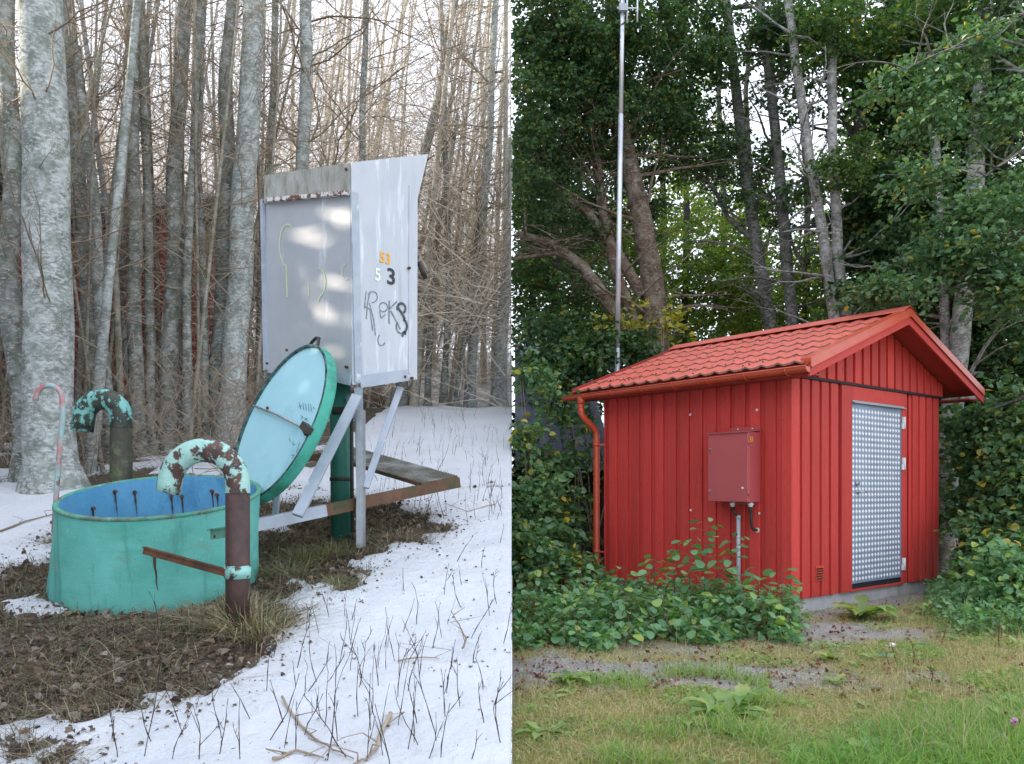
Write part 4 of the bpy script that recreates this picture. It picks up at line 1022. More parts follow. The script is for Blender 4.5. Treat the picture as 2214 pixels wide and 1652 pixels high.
def onL(px, py, dep=0.0):                            # left wall plane t = -dep -> (s, z)
    rx = (px-CX)/F; k = ((CXY[0]*AXA[0]+CXY[1]*AXA[1]) - dep)/(rx*AXA[0]+AXA[1]); x, y = rx*k, k
    return (x-CXY[0])*AXB[0]+(y-CXY[1])*AXB[1], ZC+(HY-py)/F*k
def onR(px, py, dep=0.0):                            # gable plane s = -dep -> (t, z)
    rx = (px-CX)/F; k = ((CXY[0]*AXB[0]+CXY[1]*AXB[1]) - dep)/(rx*AXB[0]+AXB[1]); x, y = rx*k, k
    return (x-CXY[0])*AXA[0]+(y-CXY[1])*AXA[1], ZC+(HY-py)/F*k
Wt, Ls = 3.30, 2.57; ZB, ZW = .145, 2.37; RT = 1.72; ZR = 3.20; EL, ER = -.235, 3.66; SF, SBk = -.37, 2.86; ZE = 2.475
def roof_z(t): return ZE + (ZR-ZE)*((t-EL)/(RT-EL) if t < RT else (ER-t)/(ER-RT))
mb = MB(); mb.box(.03, Wt-.03, .03, Ls-.03, -.25, ZB+.02); mb.build('plinth', M['concrete'], shed, bevel=.008)
mb = MB(); mb.box(.03, Wt-.03, .032, Ls-.03, ZB+.021, ZW); mb.add([(.03,.032,ZW),(Wt-.03,.032,ZW),(Wt-.03,.032,roof_z(Wt)-.08),(RT,.032,ZR-.08),(.03,.032,roof_z(0)-.08)],[(0,1,2,3,4)]); 
wall = mb.build('wall_core', M['dark_red'], shed)
def board(x0, x1, y0, y1, z0, z1, name='board', z1b=None):
    mb = MB(); 
    if z1b is None: mb.box(0, x1-x0, 0, y1-y0, 0, z1-z0)
    else:
        w, dd = x1-x0, y1-y0; a, b_ = z1-z0, z1b-z0
        mb.add([(0,0,0),(w,0,0),(w,dd,0),(0,dd,0),(0,0,a),(w,0,b_),(w,dd,b_),(0,dd,a)], [(0,3,2,1),(4,5,6,7),(0,1,5,4),(1,2,6,5),(2,3,7,6),(3,0,4,7)])
    o = mb.build(name, M['red_wood'], wall, bevel=.003); o.location = (x0, y0, z0); return o
# left wall: wide boards with narrower ones set back between them
s = .10; per_ = .1833
board(-.026, .0, -.026, .09, ZB-.01, ZW, 'corner_board')
while s < Ls-.02:
    s1 = min(s+.062, Ls-.01); board(.0, .022, s, s1-.001, ZB, ZW)
    if s1+.01 < Ls: board(-.024, .0215, s1, min(s1+per_-.062, Ls)-.001, ZB+random.Random(int(s*99)).uniform(-.006,.006), ZW)
    s += per_
# gable: below the belt
DL, DR, DT, DB_ = 1.145, 2.272, 2.185, .225
board(.0, .115, -.026, -.001, ZB-.008, ZW, 'corner_board')
t = .117; k = 0
while t < Wt-.01:
    for (w, y0, y1) in ((.052, -.002, .022), (.1315, -.024, .0215)):
        a, b2 = t, min(t+w-.001, Wt)
        if b2-a > .02 and (b2 <= DL-.16 or a >= DR+.11): board(a, b2, y0, y1, ZB, ZW)
        t += w
board(DL-.215, DL-.003, -.0262, .02, ZB, ZW, 'door_surround'); board(DR+.003, DR+.125, -.0262, .02, ZB, ZW, 'door_surround')
board(DL-.002, DR+.002, -.0265, .02, DT+.004, ZW, 'door_surround')
board(DL-.002, DR+.002, -.020, .02, ZB-.005, ZB+.02, 'sill_board')
mb = MB(); mb.box(-.0, Wt+.0, -.044, .02, ZW+.002, ZW+.026); mb.build('belt_strip', M['black'], wall)
t = .02
while t < Wt-.02:
    for (w, y0, y1) in ((.052, -.022, .010), (.1315, -.046, .0)):
        a, b2 = t, min(t+w-.001, Wt-.005); t += w
        if b2-a < .02: continue
        za, zb2 = roof_z(a)-.075, roof_z(b2)-.075
        if a < RT < b2: za = zb2 = min(za, zb2)
        if min(za, zb2) > ZW+.05: board(a, b2, y0, y1, ZW+.028, za, 'gable_board', zb2)
# door
dr = MB(); dr.box(DL, DR, -.012, .03, DB_, DT); door = dr.build('door', M['alu'], shed, bevel=.003)
mb = MB(); nr, nc = 31, 15
for r in range(0, nr*2, 2):
    for c_ in range(nc+1):
        t0 = DL+.045+(DR-DL-.07)*c_/(nc+.35); z0 = DB_+.03+(DT-DB_-.06)*(r+.5)/(nr*2)
        w, h = .0262, .0262
        b_ = [(t0-w,-.0125,z0),(t0,-.0125,z0-h),(t0+w,-.0125,z0),(t0,-.0125,z0+h)]; tp = [(t0-w*.72,-.0165,z0),(t0,-.0165,z0-h*.72),(t0+w*.72,-.0165,z0),(t0,-.0165,z0+h*.72)]
        if r % 2: mb.add(b_+tp, [(4,5,6,7),(0,1,5,4),(1,2,6,5),(2,3,7,6),(3,0,4,7)])
        else: mb.add(b_+tp, [(4,5,6,7),(0,1,5,4),(1,2,6,5),(2,3,7,6),(3,0,4,7)])
o = mb.build('diamond_tread', M['alu_hi'], door); o['kind'] = 'stuff'
for q in ((DL,DL+.012,DB_,DT),(DR-.012,DR,DB_,DT),(DL+.012,DR-.012,DT-.012,DT),(DL+.012,DR-.012,DB_,DB_+.012)):
    mb = MB(); mb.box(q[0], q[1], -.019, -.0125, q[2], q[3]); mb.build('edge_trim', M['alu'], door)
mb = MB(); mb.box(DL-.01, DR+.04, -.06, -.027, DT+.0, DT+.012); mb.box(DL-.01, DR+.04, -.034, -.027, DT, DT+.03); mb.build('drip_cap', M['zinc'], door)
mb = MB(); mb.box(DL+.002, DR-.002, -.008, .02, ZB+.022, DB_-.002); mb.build('threshold', M['black'], door)
for py in (915, 1003, 1219):
    t0, z0 = onR(1945, py); mb = MB(); mb.box(DR-.012, DR+.035, -.045, -.027, -.07+z0, -.003+z0); mb.box(DR+.0, DR+.045, -.045, -.027, z0+.003, z0+.07)
    mb.tube([(DR+.016,-.05,z0-.07),(DR+.016,-.05,z0+.07)], .012, 8); mb.build('hinge', M['white_m'], door)
t0, z0 = onR(1849, 1045); mb = MB(); mb.tube([(t0,-.012,z0),(t0,-.036,z0)], .03, 18); mb.tube([(t0,-.036,z0),(t0,-.044,z0)], .014, 12); mb.build('lock_cylinder', M['chrome'], door)
t0, z0 = onR(1850, 1064); mb = MB(); mb.tube([(t0,-.012,z0),(t0,-.028,z0)], .028, 18); mb.tube([(t0,-.028,z0),(t0,-.065,z0),(t0+.03,-.07,z0),(t0+.115,-.066,z0)], .0095, 8); mb.build('handle', M['chrome'], door)
# louvred vent
t0, z0 = onR(1757, 1256); t1, z1 = onR(1774, 1221); mb = MB(); mb.box(t0, t1, -.034, -.0245, z0, z1); vent = mb.build('vent_grille', M['gutter'], shed)
for i in range(5):
    zz = z0+(z1-z0)*(i+1)/6.2; mb = MB(); mb.box(t0+.015, t1-.015, -.036, -.0335, zz-.012, zz+.0); mb.build('slot', M['black'], vent)
    mb = MB(); mb.bar((t0+.012,-.044,zz+.004),(t1-.012,-.044,zz+.004), .022, .004, (0,.6,1)); mb.build('louvre', M['gutter'], vent)
for px, py in [(1496,897),(1640,887),(1497,1103),(1645,1110),(1697,1004)][:4]:
    s0, z0 = onL(px, py); mb = MB(); mb.tube([(-.024,s0,z0),(-.032,s0,z0)], .0135, 12); mb.build('screw_cap', M['screw'], wall)
rr = random.Random(3)
nl = MB()
for i in range(14):
    for zz in (.62, 1.32, .25, 2.2):
        s0 = .17+i*per_+rr.uniform(.03,.09)
        if s0 < Ls: nl.tube([(-.0245,s0,zz+rr.gauss(0,.01)),(-.0262,s0,zz)], .003, 5)
nl.build('nail_heads', M['black'], wall)['kind'] = 'stuff'
# roof
slope = math.atan2(ZR-ZE, RT-EL); slL = math.hypot(ZR-ZE, RT-EL)
mb = MB(); th = .05
mb.add([(EL,SF+.02,ZE-.02),(RT,SF+.02,ZR-.02),(RT,SBk,ZR-.02),(EL,SBk,ZE-.02),(EL,SF+.02,ZE-.06),(RT,SF+.02,ZR-.06),(RT,SBk,ZR-.06),(EL,SBk,ZE-.06)], [(0,1,2,3),(4,7,6,5),(0,4,5,1),(1,5,6,2),(2,6,7,3),(3,7,4,0)])
mb.add([(ER,SF+.02,ZE-.02),(RT,SF+.02,ZR-.02),(RT,SBk,ZR-.02),(ER,SBk,ZE-.02),(ER,SF+.02,ZE-.06),(RT,SF+.02,ZR-.06),(RT,SBk,ZR-.06),(ER,SBk,ZE-.06)], [(3,2,1,0),(5,6,7,4),(1,5,4,0),(2,6,5,1),(3,7,6,2),(0,4,7,3)])
roof = mb.build('roof', M['dark_red'], shed)
ncol, nrow = 17, 6; tw = (SBk-SF-.06)/ncol; tl = (slL-.05)/nrow
def tile_mesh():
    mb = MB(); nu, nv = 14, 4; lip = .016
    def hgt(u): # shallow pan and rounded ridge
        c_ = (u-.5); return .024*max(0., math.cos(min(1, abs(c_)/.36)*PI/2))**1.1 + .004*math.cos(u*2*PI)
    vs = []
    for j in range(nv+1):
        v_ = j/nv; 
        for i in range(nu+1):
            u = i/nu; curl = .018*math.sin((u)*2*PI)           # wavy lower edge
            vs.append((v_*tl*1.0 + (-curl if j == 0 else 0), u*tw, hgt(u) + lip*(1-v_)))
    fs = [(j*(nu+1)+i, (j+1)*(nu+1)+i, (j+1)*(nu+1)+i+1, j*(nu+1)+i+1) for j in range(nv) for i in range(nu)]
    mb.add(vs, fs, 0, True)
    ed = vs[:nu+1] + [(x+.002, y, z-lip-.004) for x, y, z in vs[:nu+1]]
    mb.add(ed, [(i, i+1, nu+2+i, nu+1+i) for i in range(nu)], 1, True)
    return mb
tp = None
for r in range(nrow):
    for c_ in range(ncol):
        if tp is None: tp = tile_mesh().build('tile', [M['tile'], M['tile_edge']], roof); o = tp
        else: o = dup(tp, roof)
        d_ = -.045 + r*tl
        o.location = (EL+d_*math.cos(slope), SF+.05+c_*tw, ZE-.012+d_*math.sin(slope)); o.rotation_euler = (0, -slope, 0)
mb = MB(); nu = ncol*10
vs = []
for i in range(nu+1):
    u = i/10; h = .034*max(0., math.cos(min(1, abs((u % 1)-.5)/.36)*PI/2)); y = SF+.05+i*tw/10; vs += [(RT, y, ZR-.008+h), (ER+.04, y, ZE-.02+h)]
mb.add(vs, [(2*i,2*i+1,2*i+3,2*i+2) for i in range(nu)], 0, True); mb.build('far_slope_sheet', M['tile'], roof)
mb = MB()
mb.add([(RT-.14,SF-.02,ZR-.012),(RT,SF-.02,ZR+.058),(RT+.14,SF-.02,ZR-.012),(RT-.14,SBk+.03,ZR-.012),(RT,SBk+.03,ZR+.058),(RT+.14,SBk+.03,ZR-.012)], [(0,1,4,3),(1,2,5,4)])
mb.add([(RT-.14,SF-.02,ZR-.018),(RT,SF-.02,ZR+.052),(RT+.14,SF-.02,ZR-.018)], []); mb.add([(RT-.14,SF-.02,ZR-.012),(RT-.15,SF-.02,ZR-.022),(RT-.14,SBk+.03,ZR-.012),(RT-.15,SBk+.03,ZR-.022)], [(0,2,3,1)])
mb.build('ridge_cap', M['tile'], roof)
for side_, (ta, tb) in enumerate(((EL-.03, RT), (RT, ER+.03))):
    za = roof_z(ta) if side_ == 0 else ZR; zb2 = ZR if side_ == 0 else roof_z(tb)
    mb = MB(); h = .135
    mb.add([(ta,SF,za-.01),(tb,SF,zb2-.01),(tb,SF,zb2-.01-h),(ta,SF,za-.01-h),(ta,SF+.022,za-.01),(tb,SF+.022,zb2-.01),(tb,SF+.022,zb2-.01-h),(ta,SF+.022,za-.01-h)], [(0,3,2,1),(4,5,6,7),(0,1,5,4),(1,2,6,5),(2,3,7,6),(3,0,4,7)])
    mb.build('rake_board', M['red_wood'], roof)
    mb = MB(); a = .035; hh = .02
    mb.add([(ta,SF-.012,za+.01+hh),(tb,SF-.012,zb2+.01+hh),(tb,SF-.012,zb2-.045),(ta,SF-.012,za-.045),(ta,SF+.10,za+.012+hh),(tb,SF+.10,zb2+.012+hh),(ta,SF+.10,za-.015),(tb,SF+.10,zb2-.015),(ta,SF-.020,za-.06),(tb,SF-.020,zb2-.06)],
       [(0,3,2,1),(0,1,5,4),(4,5,7,6),(3,8,9,2),(0,4,6,3)]); mb.build('rake_flashing', M['gutter'], roof)
mb = MB(); mb.add([(EL-.03,SBk,ZE-.12),(RT,SBk,ZR-.12),(RT,SBk,ZR+.02),(EL-.03,SBk,ZE+.02),(EL-.03,SBk+.03,ZE-.12),(RT,SBk+.03,ZR-.12),(RT,SBk+.03,ZR+.02),(EL-.03,SBk+.03,ZE+.02)], [(0,3,2,1),(4,5,6,7),(0,1,5,4),(1,2,6,5),(2,3,7,6),(3,0,4,7)]); mb.build('rake_board', M['dark_red'], roof)
mb = MB(); mb.box(EL-.0, EL+.022, SF+.03, SBk, ZE-.135, ZE-.022); mb.build('fascia', M['dark_red'], roof)
mb = MB(); mb.box(EL+.023, -.03, SF+.03, SBk, ZE-.13, ZE-.115); mb.box(Wt+.03, ER-.03, SF+.03, SBk, ZE-.13, ZE-.115); mb.build('soffit', M['dark_red'], roof)
# dead leaves and twigs caught on the tiles
rgt = np.random.default_rng(9); cl = []
for i in range(120):
    u = rgt.random(); u = u if i > 50 else u*.18; d_ = u*slL; cl.append((EL+d_*math.cos(slope)+.0, SF+.1+rgt.random()*(SBk-SF-.2), ZE+d_*math.sin(slope)+.024))
mer = leaves_mesh('roof_debris', np.array(cl), rgt.uniform(.010,.036,len(cl)), rgt, width=.35, up=1.0, droop=.5, fold=.4)
o = link_mesh('roof_debris', mer, leaf_mat('dry brown leaves', [(0,(.05,.03,.02)),(.5,(.16,.08,.04)),(.8,(.30,.20,.10)),(1,(.06,.05,.03))], 0, .8), roof); o['kind'] = 'stuff'
# gutter
gr = .052; gx = EL-.055; gz = ZE-.065
mb = MB(); ys = [SF+.0+(SBk+.12-SF)*i/12 for i in range(13)]; n = 10
for rad_ in (gr, gr-.004):
    b = len(mb.v)
    for i, y in enumerate(ys):
        for k in range(n+1): a = PI+PI*k/n; mb.v.append((gx+rad_*math.cos(a), y, gz-.0035*0-.012*i/12+rad_*math.sin(a)))
    for i in range(12):
        for k in range(n): mb.f.append([b+i*(n+1)+k, b+i*(n+1)+k+1, b+(i+1)*(n+1)+k+1, b+(i+1)*(n+1)+k]); mb.m.append(0); mb.smooth.append(True)
mb.add([(gx+gr*math.cos(PI+PI*k/n), ys[0], gz+gr*math.sin(PI+PI*k/n)) for k in range(n+1)], [tuple(range(n+1))]); mb.add([(gx+gr*math.cos(PI+PI*k/n), ys[-1], gz-.012+gr*math.sin(PI+PI*k/n)) for k in range(n+1)], [tuple(range(n+1))])
mb.tube([(gx-gr,ys[0],gz+.003),(gx-gr,ys[-1],gz-.009)], .0075, 8); gut = mb.build('gutter', M['gutter'], shed)
for i in range(7):
    y = SF+.22+i*.46; mb = MB(); mb.tube([(gx+(gr+.005)*math.cos(PI+PI*k/10), y, gz-.006+(gr+.005)*math.sin(PI+PI*k/10)) for k in range(11)], .007, 6)
    mb.bar((gx+gr, y, gz-.0), (EL+.01, y, ZE-.03), .02, .006); mb.build('gutter_bracket', M['gutter'], gut)
# downpipe
dy = Ls+.075; pr = .040
mb = MB(); mb.tube([(gx,dy+.05,gz-.03),(gx,dy+.05,gz-.10),(gx,dy+.05,gz-.12)], [.055,.046,.040], 16)
q = [(gx,dy+.05,gz-.12),(gx,dy+.05,gz-.21),(gx+.01,dy+.048,gz-.25),(gx+.06,dy+.03,gz-.315),(gx+.15,dy+.01,gz-.39),(gx+.20,dy,gz-.44),(gx+.215,dy,gz-.50),(gx+.215,dy,.30),(gx+.205,dy,.25),(gx+.16,dy,.205),(gx+.06,dy-.01,.17)]
mb.tube(q, pr, 16); dp = mb.build('downpipe', M['gutter'], shed)
for zz in (onL(1300,962)[1], onL(1300,1192)[1]):
    mb = MB(); mb.tube([(gx+.215,dy,zz-.022),(gx+.215,dy,zz+.022)], pr+.004, 16); mb.bar((gx+.215,dy-.03,zz),(gx+.26,dy-.10,zz), .012,.02); mb.build('pipe_clamp', M['gutter'], dp)
mb = MB(); mb.tube([(gx,dy+.05,gz-.165),(gx,dy+.05,gz-.15)], pr+.003, 16); mb.build('pipe_joint', M['gutter'], dp)

# ------------------------------------------------------------------ electric cabinet on the left wall
M['cab_red'] = mat('matt red coated steel', (.42,.085,.088), (.46,.095,.098), 3, rough=.30, spec=.6)
ec = empty('electric_cabinet', (CXY[0], CXY[1], 0), 'red steel electric cabinet numbered 53, mounted on the left wall of the red shed', 'cabinet', rz=shed.rotation_euler.z)
s0, s1, zt_, zb_, dp_ = .335, .833, 1.835, 1.12, .232
mb = MB(); mb.box(-dp_+.012, -.03, s0, s1, zb_, zt_); mb.build('body', M['cab_red'], ec, bevel=.004)
mb = MB(); mb.box(-dp_-.006, -dp_+.0115, s0+.004, s1-.002, zb_+.004, zt_-.006); cdoor = mb.build('cabinet_door', M['cab_red'], ec, bevel=.003)
mb = MB(); mb.add([(-dp_-.02,s0-.008,zt_+.004),(-.026,s0-.008,zt_+.03),(-.026,s1+.012,zt_+.03),(-dp_-.02,s1+.012,zt_+.004),(-dp_-.02,s0-.008,zt_-.006),(-.026,s0-.008,zt_+.02),(-.026,s1+.012,zt_+.02),(-dp_-.02,s1+.012,zt_-.006)],
    [(0,1,2,3),(4,7,6,5),(0,4,5,1),(1,5,6,2),(2,6,7,3),(3,7,4,0)]); mb.build('rain_cap', M['cab_red'], ec)
mb = MB(); mb.box(-.036, -.0245, s0+.0, s1-.13, zt_+.028, zt_+.062); mb.build('mounting_flange', M['cab_red'], ec)
mb = MB(); mb.box(-.036, -.0245, s0+.03, s1-.15, zb_-.03, zb_-.001); mb.build('mounting_flange', M['cab_red'], ec)
for zz in (1.73, 1.21):
    mb = MB(); mb.tube([(-dp_-.002,s0-.004,zz-.03),(-dp_-.002,s0-.004,zz+.03)], .007, 8); mb.build('hinge', M['cab_red'], ec)
for px, py in ((1536,972),(1536,1061),(1607,1055)):
    a = onL(px, py, dp_); mb = MB(); mb.tube([(-dp_-.006,a[0],a[1]),(-dp_-.014,a[0],a[1])], .014 if px < 1600 else .012, 12); mb.build('lock', M['chrome'] if px < 1600 else M['white_m'], cdoor)
for ss in (.42, .60):
    mb = MB(); mb.tube([(-.036,ss,zt_+.046),(-.042,ss,zt_+.046)], .008, 8); mb.build('screw', M['screw'], ec)
a3 = onL(1626,953,.13)
text_part('53', .072, Vector((-dp_+.052, s0-.002, 1.755)), Vector((1,0,0)), Vector((0,0,1)), Vector((0,-1,0)), mat('yellow number sticker', (.85,.50,.02), rough=.5), ec, 'number_53', .78, off=False)
# cables and conduit below
M['grey_pvc'] = mat('grey plastic conduit', (.42,.45,.50), (.48,.51,.56), 6, rough=.4)
sL = .60; sR = .38
for ss, xx in ((sL, -.13), (sR, -.13)):
    mb = MB(); mb.tube([(xx,ss,zb_-.001),(xx,ss,zb_-.05)], .024, 12); mb.tube([(xx,ss,zb_-.012),(xx,ss,zb_-.03)], .030, 6, sm=False); mb.build('cable_gland', M['white_m'], ec)
mb = MB(); mb.tube([(-.13,sL,zb_-.05),(-.125,sL-.005,zb_-.10),(-.07,sL-.02,zb_-.15),(-.06,sL-.025,zb_-.20)], .011, 10); mb.build('cable', M['black_iron'], ec)
mb = MB(); mb.tube([(-.06,sL-.025,zb_-.14),(-.06,sL-.025,.10)], .021, 14); mb.tube([(-.06,sL-.025,zb_-.14),(-.06,sL-.025,zb_-.18)], .024, 14); mb.tube([(-.06,sL-.025,.62),(-.06,sL-.025,.66)], .024, 14); mb.build('conduit', M['grey_pvc'], ec)
mb = MB(); mb.tube([(-.13,sR,zb_-.05),(-.125,sR,zb_-.09),(-.11,sR+.005,zb_-.15),(-.10,sR+.012,zb_-.22),(-.085,sR+.01,zb_-.27),(-.05,sR+.0,zb_-.285),(-.02,sR-.01,zb_-.29)], .014, 10); mb.build('cable', M['black_iron'], ec)
mb = MB(); mb.tube([(-.03,sR-.01,zb_-.29),(-.024,sR-.01,zb_-.29)], .026, 12); mb.build('sealing_collar', M['screw'], ec)

# ------------------------------------------------------------------ antenna mast behind the shed
dm = 11.9
mast = empty('antenna_mast', (P(1334,800,dm).x, dm, 0), 'tall galvanised antenna mast with small dipole aerial, standing behind the shed', 'mast')
M['galv'] = mat('bright galvanised tube', (.60,.63,.70), (.72,.75,.80), 8, rough=.35, metal=.5)
mb = MB(); b0 = P(1334,800,dm); t0 = P(1348,-120,dm); bot = b0+(b0-t0)*.45; bot.z = 0
mb.tube([bot, b0+(t0-b0)*.05], .040, 16); mb.tube([b0+(t0-b0)*.05, b0+(t0-b0)*.60], .036, 16); mb.tube([b0+(t0-b0)*.60, t0], .031, 16); mb.wbuild('tube', M['galv'], mast)
mb = MB(); 
mb.tube([P(1334,18,dm-.04), P(1380,18,dm-.04)], .012, 8); an = mb.wbuild('boom', M['galv'], mast)
mb = MB(); mb.bar(P(1338,18,dm-.05), P(1356,18,dm-.05), .09, .10); mb.wbuild('clamp', M['zinc'], mast, an)
for px, y0, y1 in ((1356,-40,50),(1378,-30,48)):
    mb = MB(); mb.tube([P(px,y0,dm-.04), P(px,y1,dm-.04)], .013, 8); mb.wbuild('dipole_rod', M['galv'], mast, an)

# ------------------------------------------------------------------ old grey barn roof behind the hedge
M['slate'] = mat('bluish weathered roof sheet', (.075,.085,.13), (.15,.17,.25), 3, rough=.6, rand=.25, layers=[((.06,.035,.03), 5, .55, .68)])
ob = empty('old_barn', (P(1180,1000,14).x, 14, 0), 'old outbuilding with blue grey sheet roof, half hidden by the hedge', 'outbuilding')
mb = MB(); q = [P(1090,745,15.5), P(1262,770,15.5), P(1330,1010,13), P(1060,1000,13)]; q[0].x = q[3].x = .05
slab(mb, q, Vector((0,.3,1)).normalized(), .05); orf = mb.wbuild('roof', M['slate'], ob)
mb = MB(); mb.box(.06, 1.9, 13.4, 15.3, -.1, 1.55); mb.wbuild('wall', M['far_bark'], ob)
pn = None
for i in range(8):
    f0 = i/8; mb = MB(); a = q[0].lerp(q[1], f0+.01); b2 = q[3].lerp(q[2], f0+.01); c2 = q[3].lerp(q[2], f0+.115); d2 = q[0].lerp(q[1], f0+.115)
    lift = Vector((0,-.01,.03+.02*(i % 2))); slab(mb, [a+lift, d2+lift, c2+lift, b2+lift], Vector((0,.3,1)).normalized(), .015); mb.wbuild('sheet', M['slate'], ob, orf)
# ------------------------------------------------------------------ summer trees
G = {}
G['dark'] = leaf_mat('dark green foliage', [(0,(0.024,0.068,0.030)),(.4,(0.041,0.097,0.038)),(.75,(0.061,0.128,0.041)),(.93,(0.095,0.162,0.041)),(.96,(0.220,0.190,0.030)),(1,(0.041,0.081,0.027))], .30)
G['mid'] = leaf_mat('mid green foliage', [(0,(0.046,0.111,0.039)),(.4,(0.065,0.143,0.046)),(.75,(0.104,0.195,0.052)),(.92,(0.156,0.234,0.052)),(.96,(0.340,0.280,0.040)),(1,(0.052,0.117,0.039))], .38)
G['back'] = leaf_mat('yellow green foliage', [(0,(0.075,0.138,0.037)),(.4,(0.125,0.213,0.050)),(.75,(0.188,0.263,0.062)),(.92,(0.275,0.300,0.075)),(.97,(0.350,0.270,0.050)),(1,(0.088,0.150,0.037))], .45)
G['alder_leaf'] = leaf_mat('bluish green leaves', [(0,(0.052,0.127,0.063)),(.4,(0.081,0.172,0.081)),(.75,(0.115,0.218,0.098)),(.95,(0.149,0.253,0.103)),(.975,(0.400,0.330,0.050)),(1,(0.057,0.138,0.057))], .28, .4)
G['shrub'] = leaf_mat('hedge leaves', [(0,(.06,.14,.06)),(.4,(.09,.19,.08)),(.75,(.13,.24,.10)),(.90,(.17,.28,.10)),(.94,(.60,.46,.05)),(1,(.07,.16,.07))], .28, .45)
G['sapl'] = leaf_mat('broad fresh green leaves', [(0,(.08,.20,.09)),(.35,(.12,.27,.12)),(.7,(.17,.33,.15)),(.9,(.20,.36,.11)),(.985,(.32,.40,.08)),(1,(.10,.22,.10))], .28, .42)
rg = np.random.default_rng(77)
def spray_leaves(start, dirs, k, L_, size):
    """leaves set alternately along short twigs"""
    n = len(start); t = (np.arange(k)+.6)/k
    side_ = np.cross(dirs, [0,0,1.0]); side_ /= np.linalg.norm(side_,axis=1)[:,None]+1e-9
    c = start[:,None,:] + dirs[:,None,:]*(t[None,:,None]*L_[:,None,None]); c[:,:,2] -= (t[None,:]**2)*L_[:,None]*.30
    sg = np.where(np.arange(k)%2==0, 1., -1.)[None,:,None]
    ld = dirs[:,None,:]*.6 + side_[:,None,:]*sg*.9 + np.array([0,0,-.25])
    c = c + side_[:,None,:]*sg*size*.25
    c = c.reshape(-1,3) + rg.normal(size=(n*k,3))*size*.35
    return c, ld.reshape(-1,3)
def crown(blobs, size, parent, m, k=12, name='crown', w=.40):
    cs, ds = [], []
    for (px, py, rx, ry, d, rz, n) in blobs:
        u = rg.normal(size=(n,3)); u /= np.linalg.norm(u,axis=1)[:,None]; rr = rg.random(n)**(1/2.2)
        # clumpy: several sub-clusters
        nc = max(3, n//16); cc_ = rg.normal(size=(nc,3)); cc_ /= np.linalg.norm(cc_,axis=1)[:,None]; cc_ *= (rg.random(nc)**.4)[:,None]
        a = cc_[rg.integers(0,nc,n)] + u*rr[:,None]*.30
        Rx, Rz = rx/F*d, ry/F*d; c0 = P(px, py, d)
        s_ = np.stack([c0.x+a[:,0]*Rx, c0.y+a[:,1]*rz, c0.z+a[:,2]*Rz], 1)
        dr = np.stack([a[:,0]*.5, a[:,1]*.3, np.zeros(n)], 1) + rg.normal(size=(n,3))*np.array([.8,.8,.35]); dr /= np.linalg.norm(dr,axis=1)[:,None]
        c, l = spray_leaves(s_, dr, k, rg.uniform(.25,.6,n)*max(.6, size/.075), size); cs.append(c); ds.append(l)
    c = np.concatenate(cs); l = np.concatenate(ds)
    ok = (c[:,0] > .03) & (c[:,2] > .05); c, l = c[ok], l[ok]
    # never inside the shed
    tt = (c[:,0]-CXY[0])*AXA[0]+(c[:,1]-CXY[1])*AXA[1]; ss = (c[:,0]-CXY[0])*AXB[0]+(c[:,1]-CXY[1])*AXB[1]
    ok = ~((tt > -.45) & (tt < 3.85) & (ss > -.45) & (ss < 2.95) & (c[:,2] < 3.3)); c, l = c[ok], l[ok]
    loc = parent.location
    me = leaves_mesh(name, c-np.array(loc)[None,:], size*rg.uniform(.7,1.3,len(c)), rg, width=w, up=.8, dirs=l)
    return link_mesh(name, me, m, parent)
def limb_mb(mb, pts, w0, w1, d, sides=12, jitter=.03, seed=0):
    q = []; p = [P(*a, d) if len(a) == 2 else P(*a) for a in pts]
    for a, b in zip(p[:-1], p[1:]):
        for t in (0, .33, .66): q.append(a.lerp(b, t))
    q.append(p[-1])
    q = [v+Vector((noise.noise(Vector((seed+v.z*1.7, 1, 2)))*jitter, noise.noise(Vector((seed+v.z*1.7, 7, 2)))*jitter, 0)) for v in q]
    for v in q: v.x = max(v.x, .02+w1/2/F*d)
    n = len(q); mb.tube(q, [(w0+(w1-w0)*i/(n-1))/2/F*d*(1+.06*noise.noise(Vector((i*1.1,seed,0)))) for i in range(n)], sides, caps=False)
    return q
def small_branches(mb, q, seed, n, L_, rad, xmin=.04):
    r = random.Random(seed)
    for i in range(n):
        k = r.randint(1, len(q)-1); p = q[k].copy(); d_ = Vector((r.gauss(0,1), r.gauss(0,.7), r.uniform(.1,.9))).normalized(); l = L_*r.uniform(.5,1.3)
        pts, rr = [p], [rad]
        for s_ in range(7):
            d_ = (d_+Vector((r.gauss(0,.2), r.gauss(0,.2), r.gauss(-.02,.12)))).normalized(); p = p+d_*l/7
            if p.x < xmin: break
            pts.append(p); rr.append(rad*(1-.8*(s_+1)/7))
            if s_ > 1 and r.random() < .5:
                e = (d_+Vector((r.gauss(0,.6), r.gauss(0,.6), r.gauss(0,.3)))).normalized(); p2 = p+e*l*.22; p3 = p2+(e+Vector((0,0,-.2)))*l*.15
                if p3.x > xmin and p2.x > xmin: mb.tube([p, p2, p3], [rr[-1]*.6, rr[-1]*.4, rr[-1]*.2], 4, caps=False)
        if len(pts) > 1: mb.tube(pts, rr, 5, caps=False)
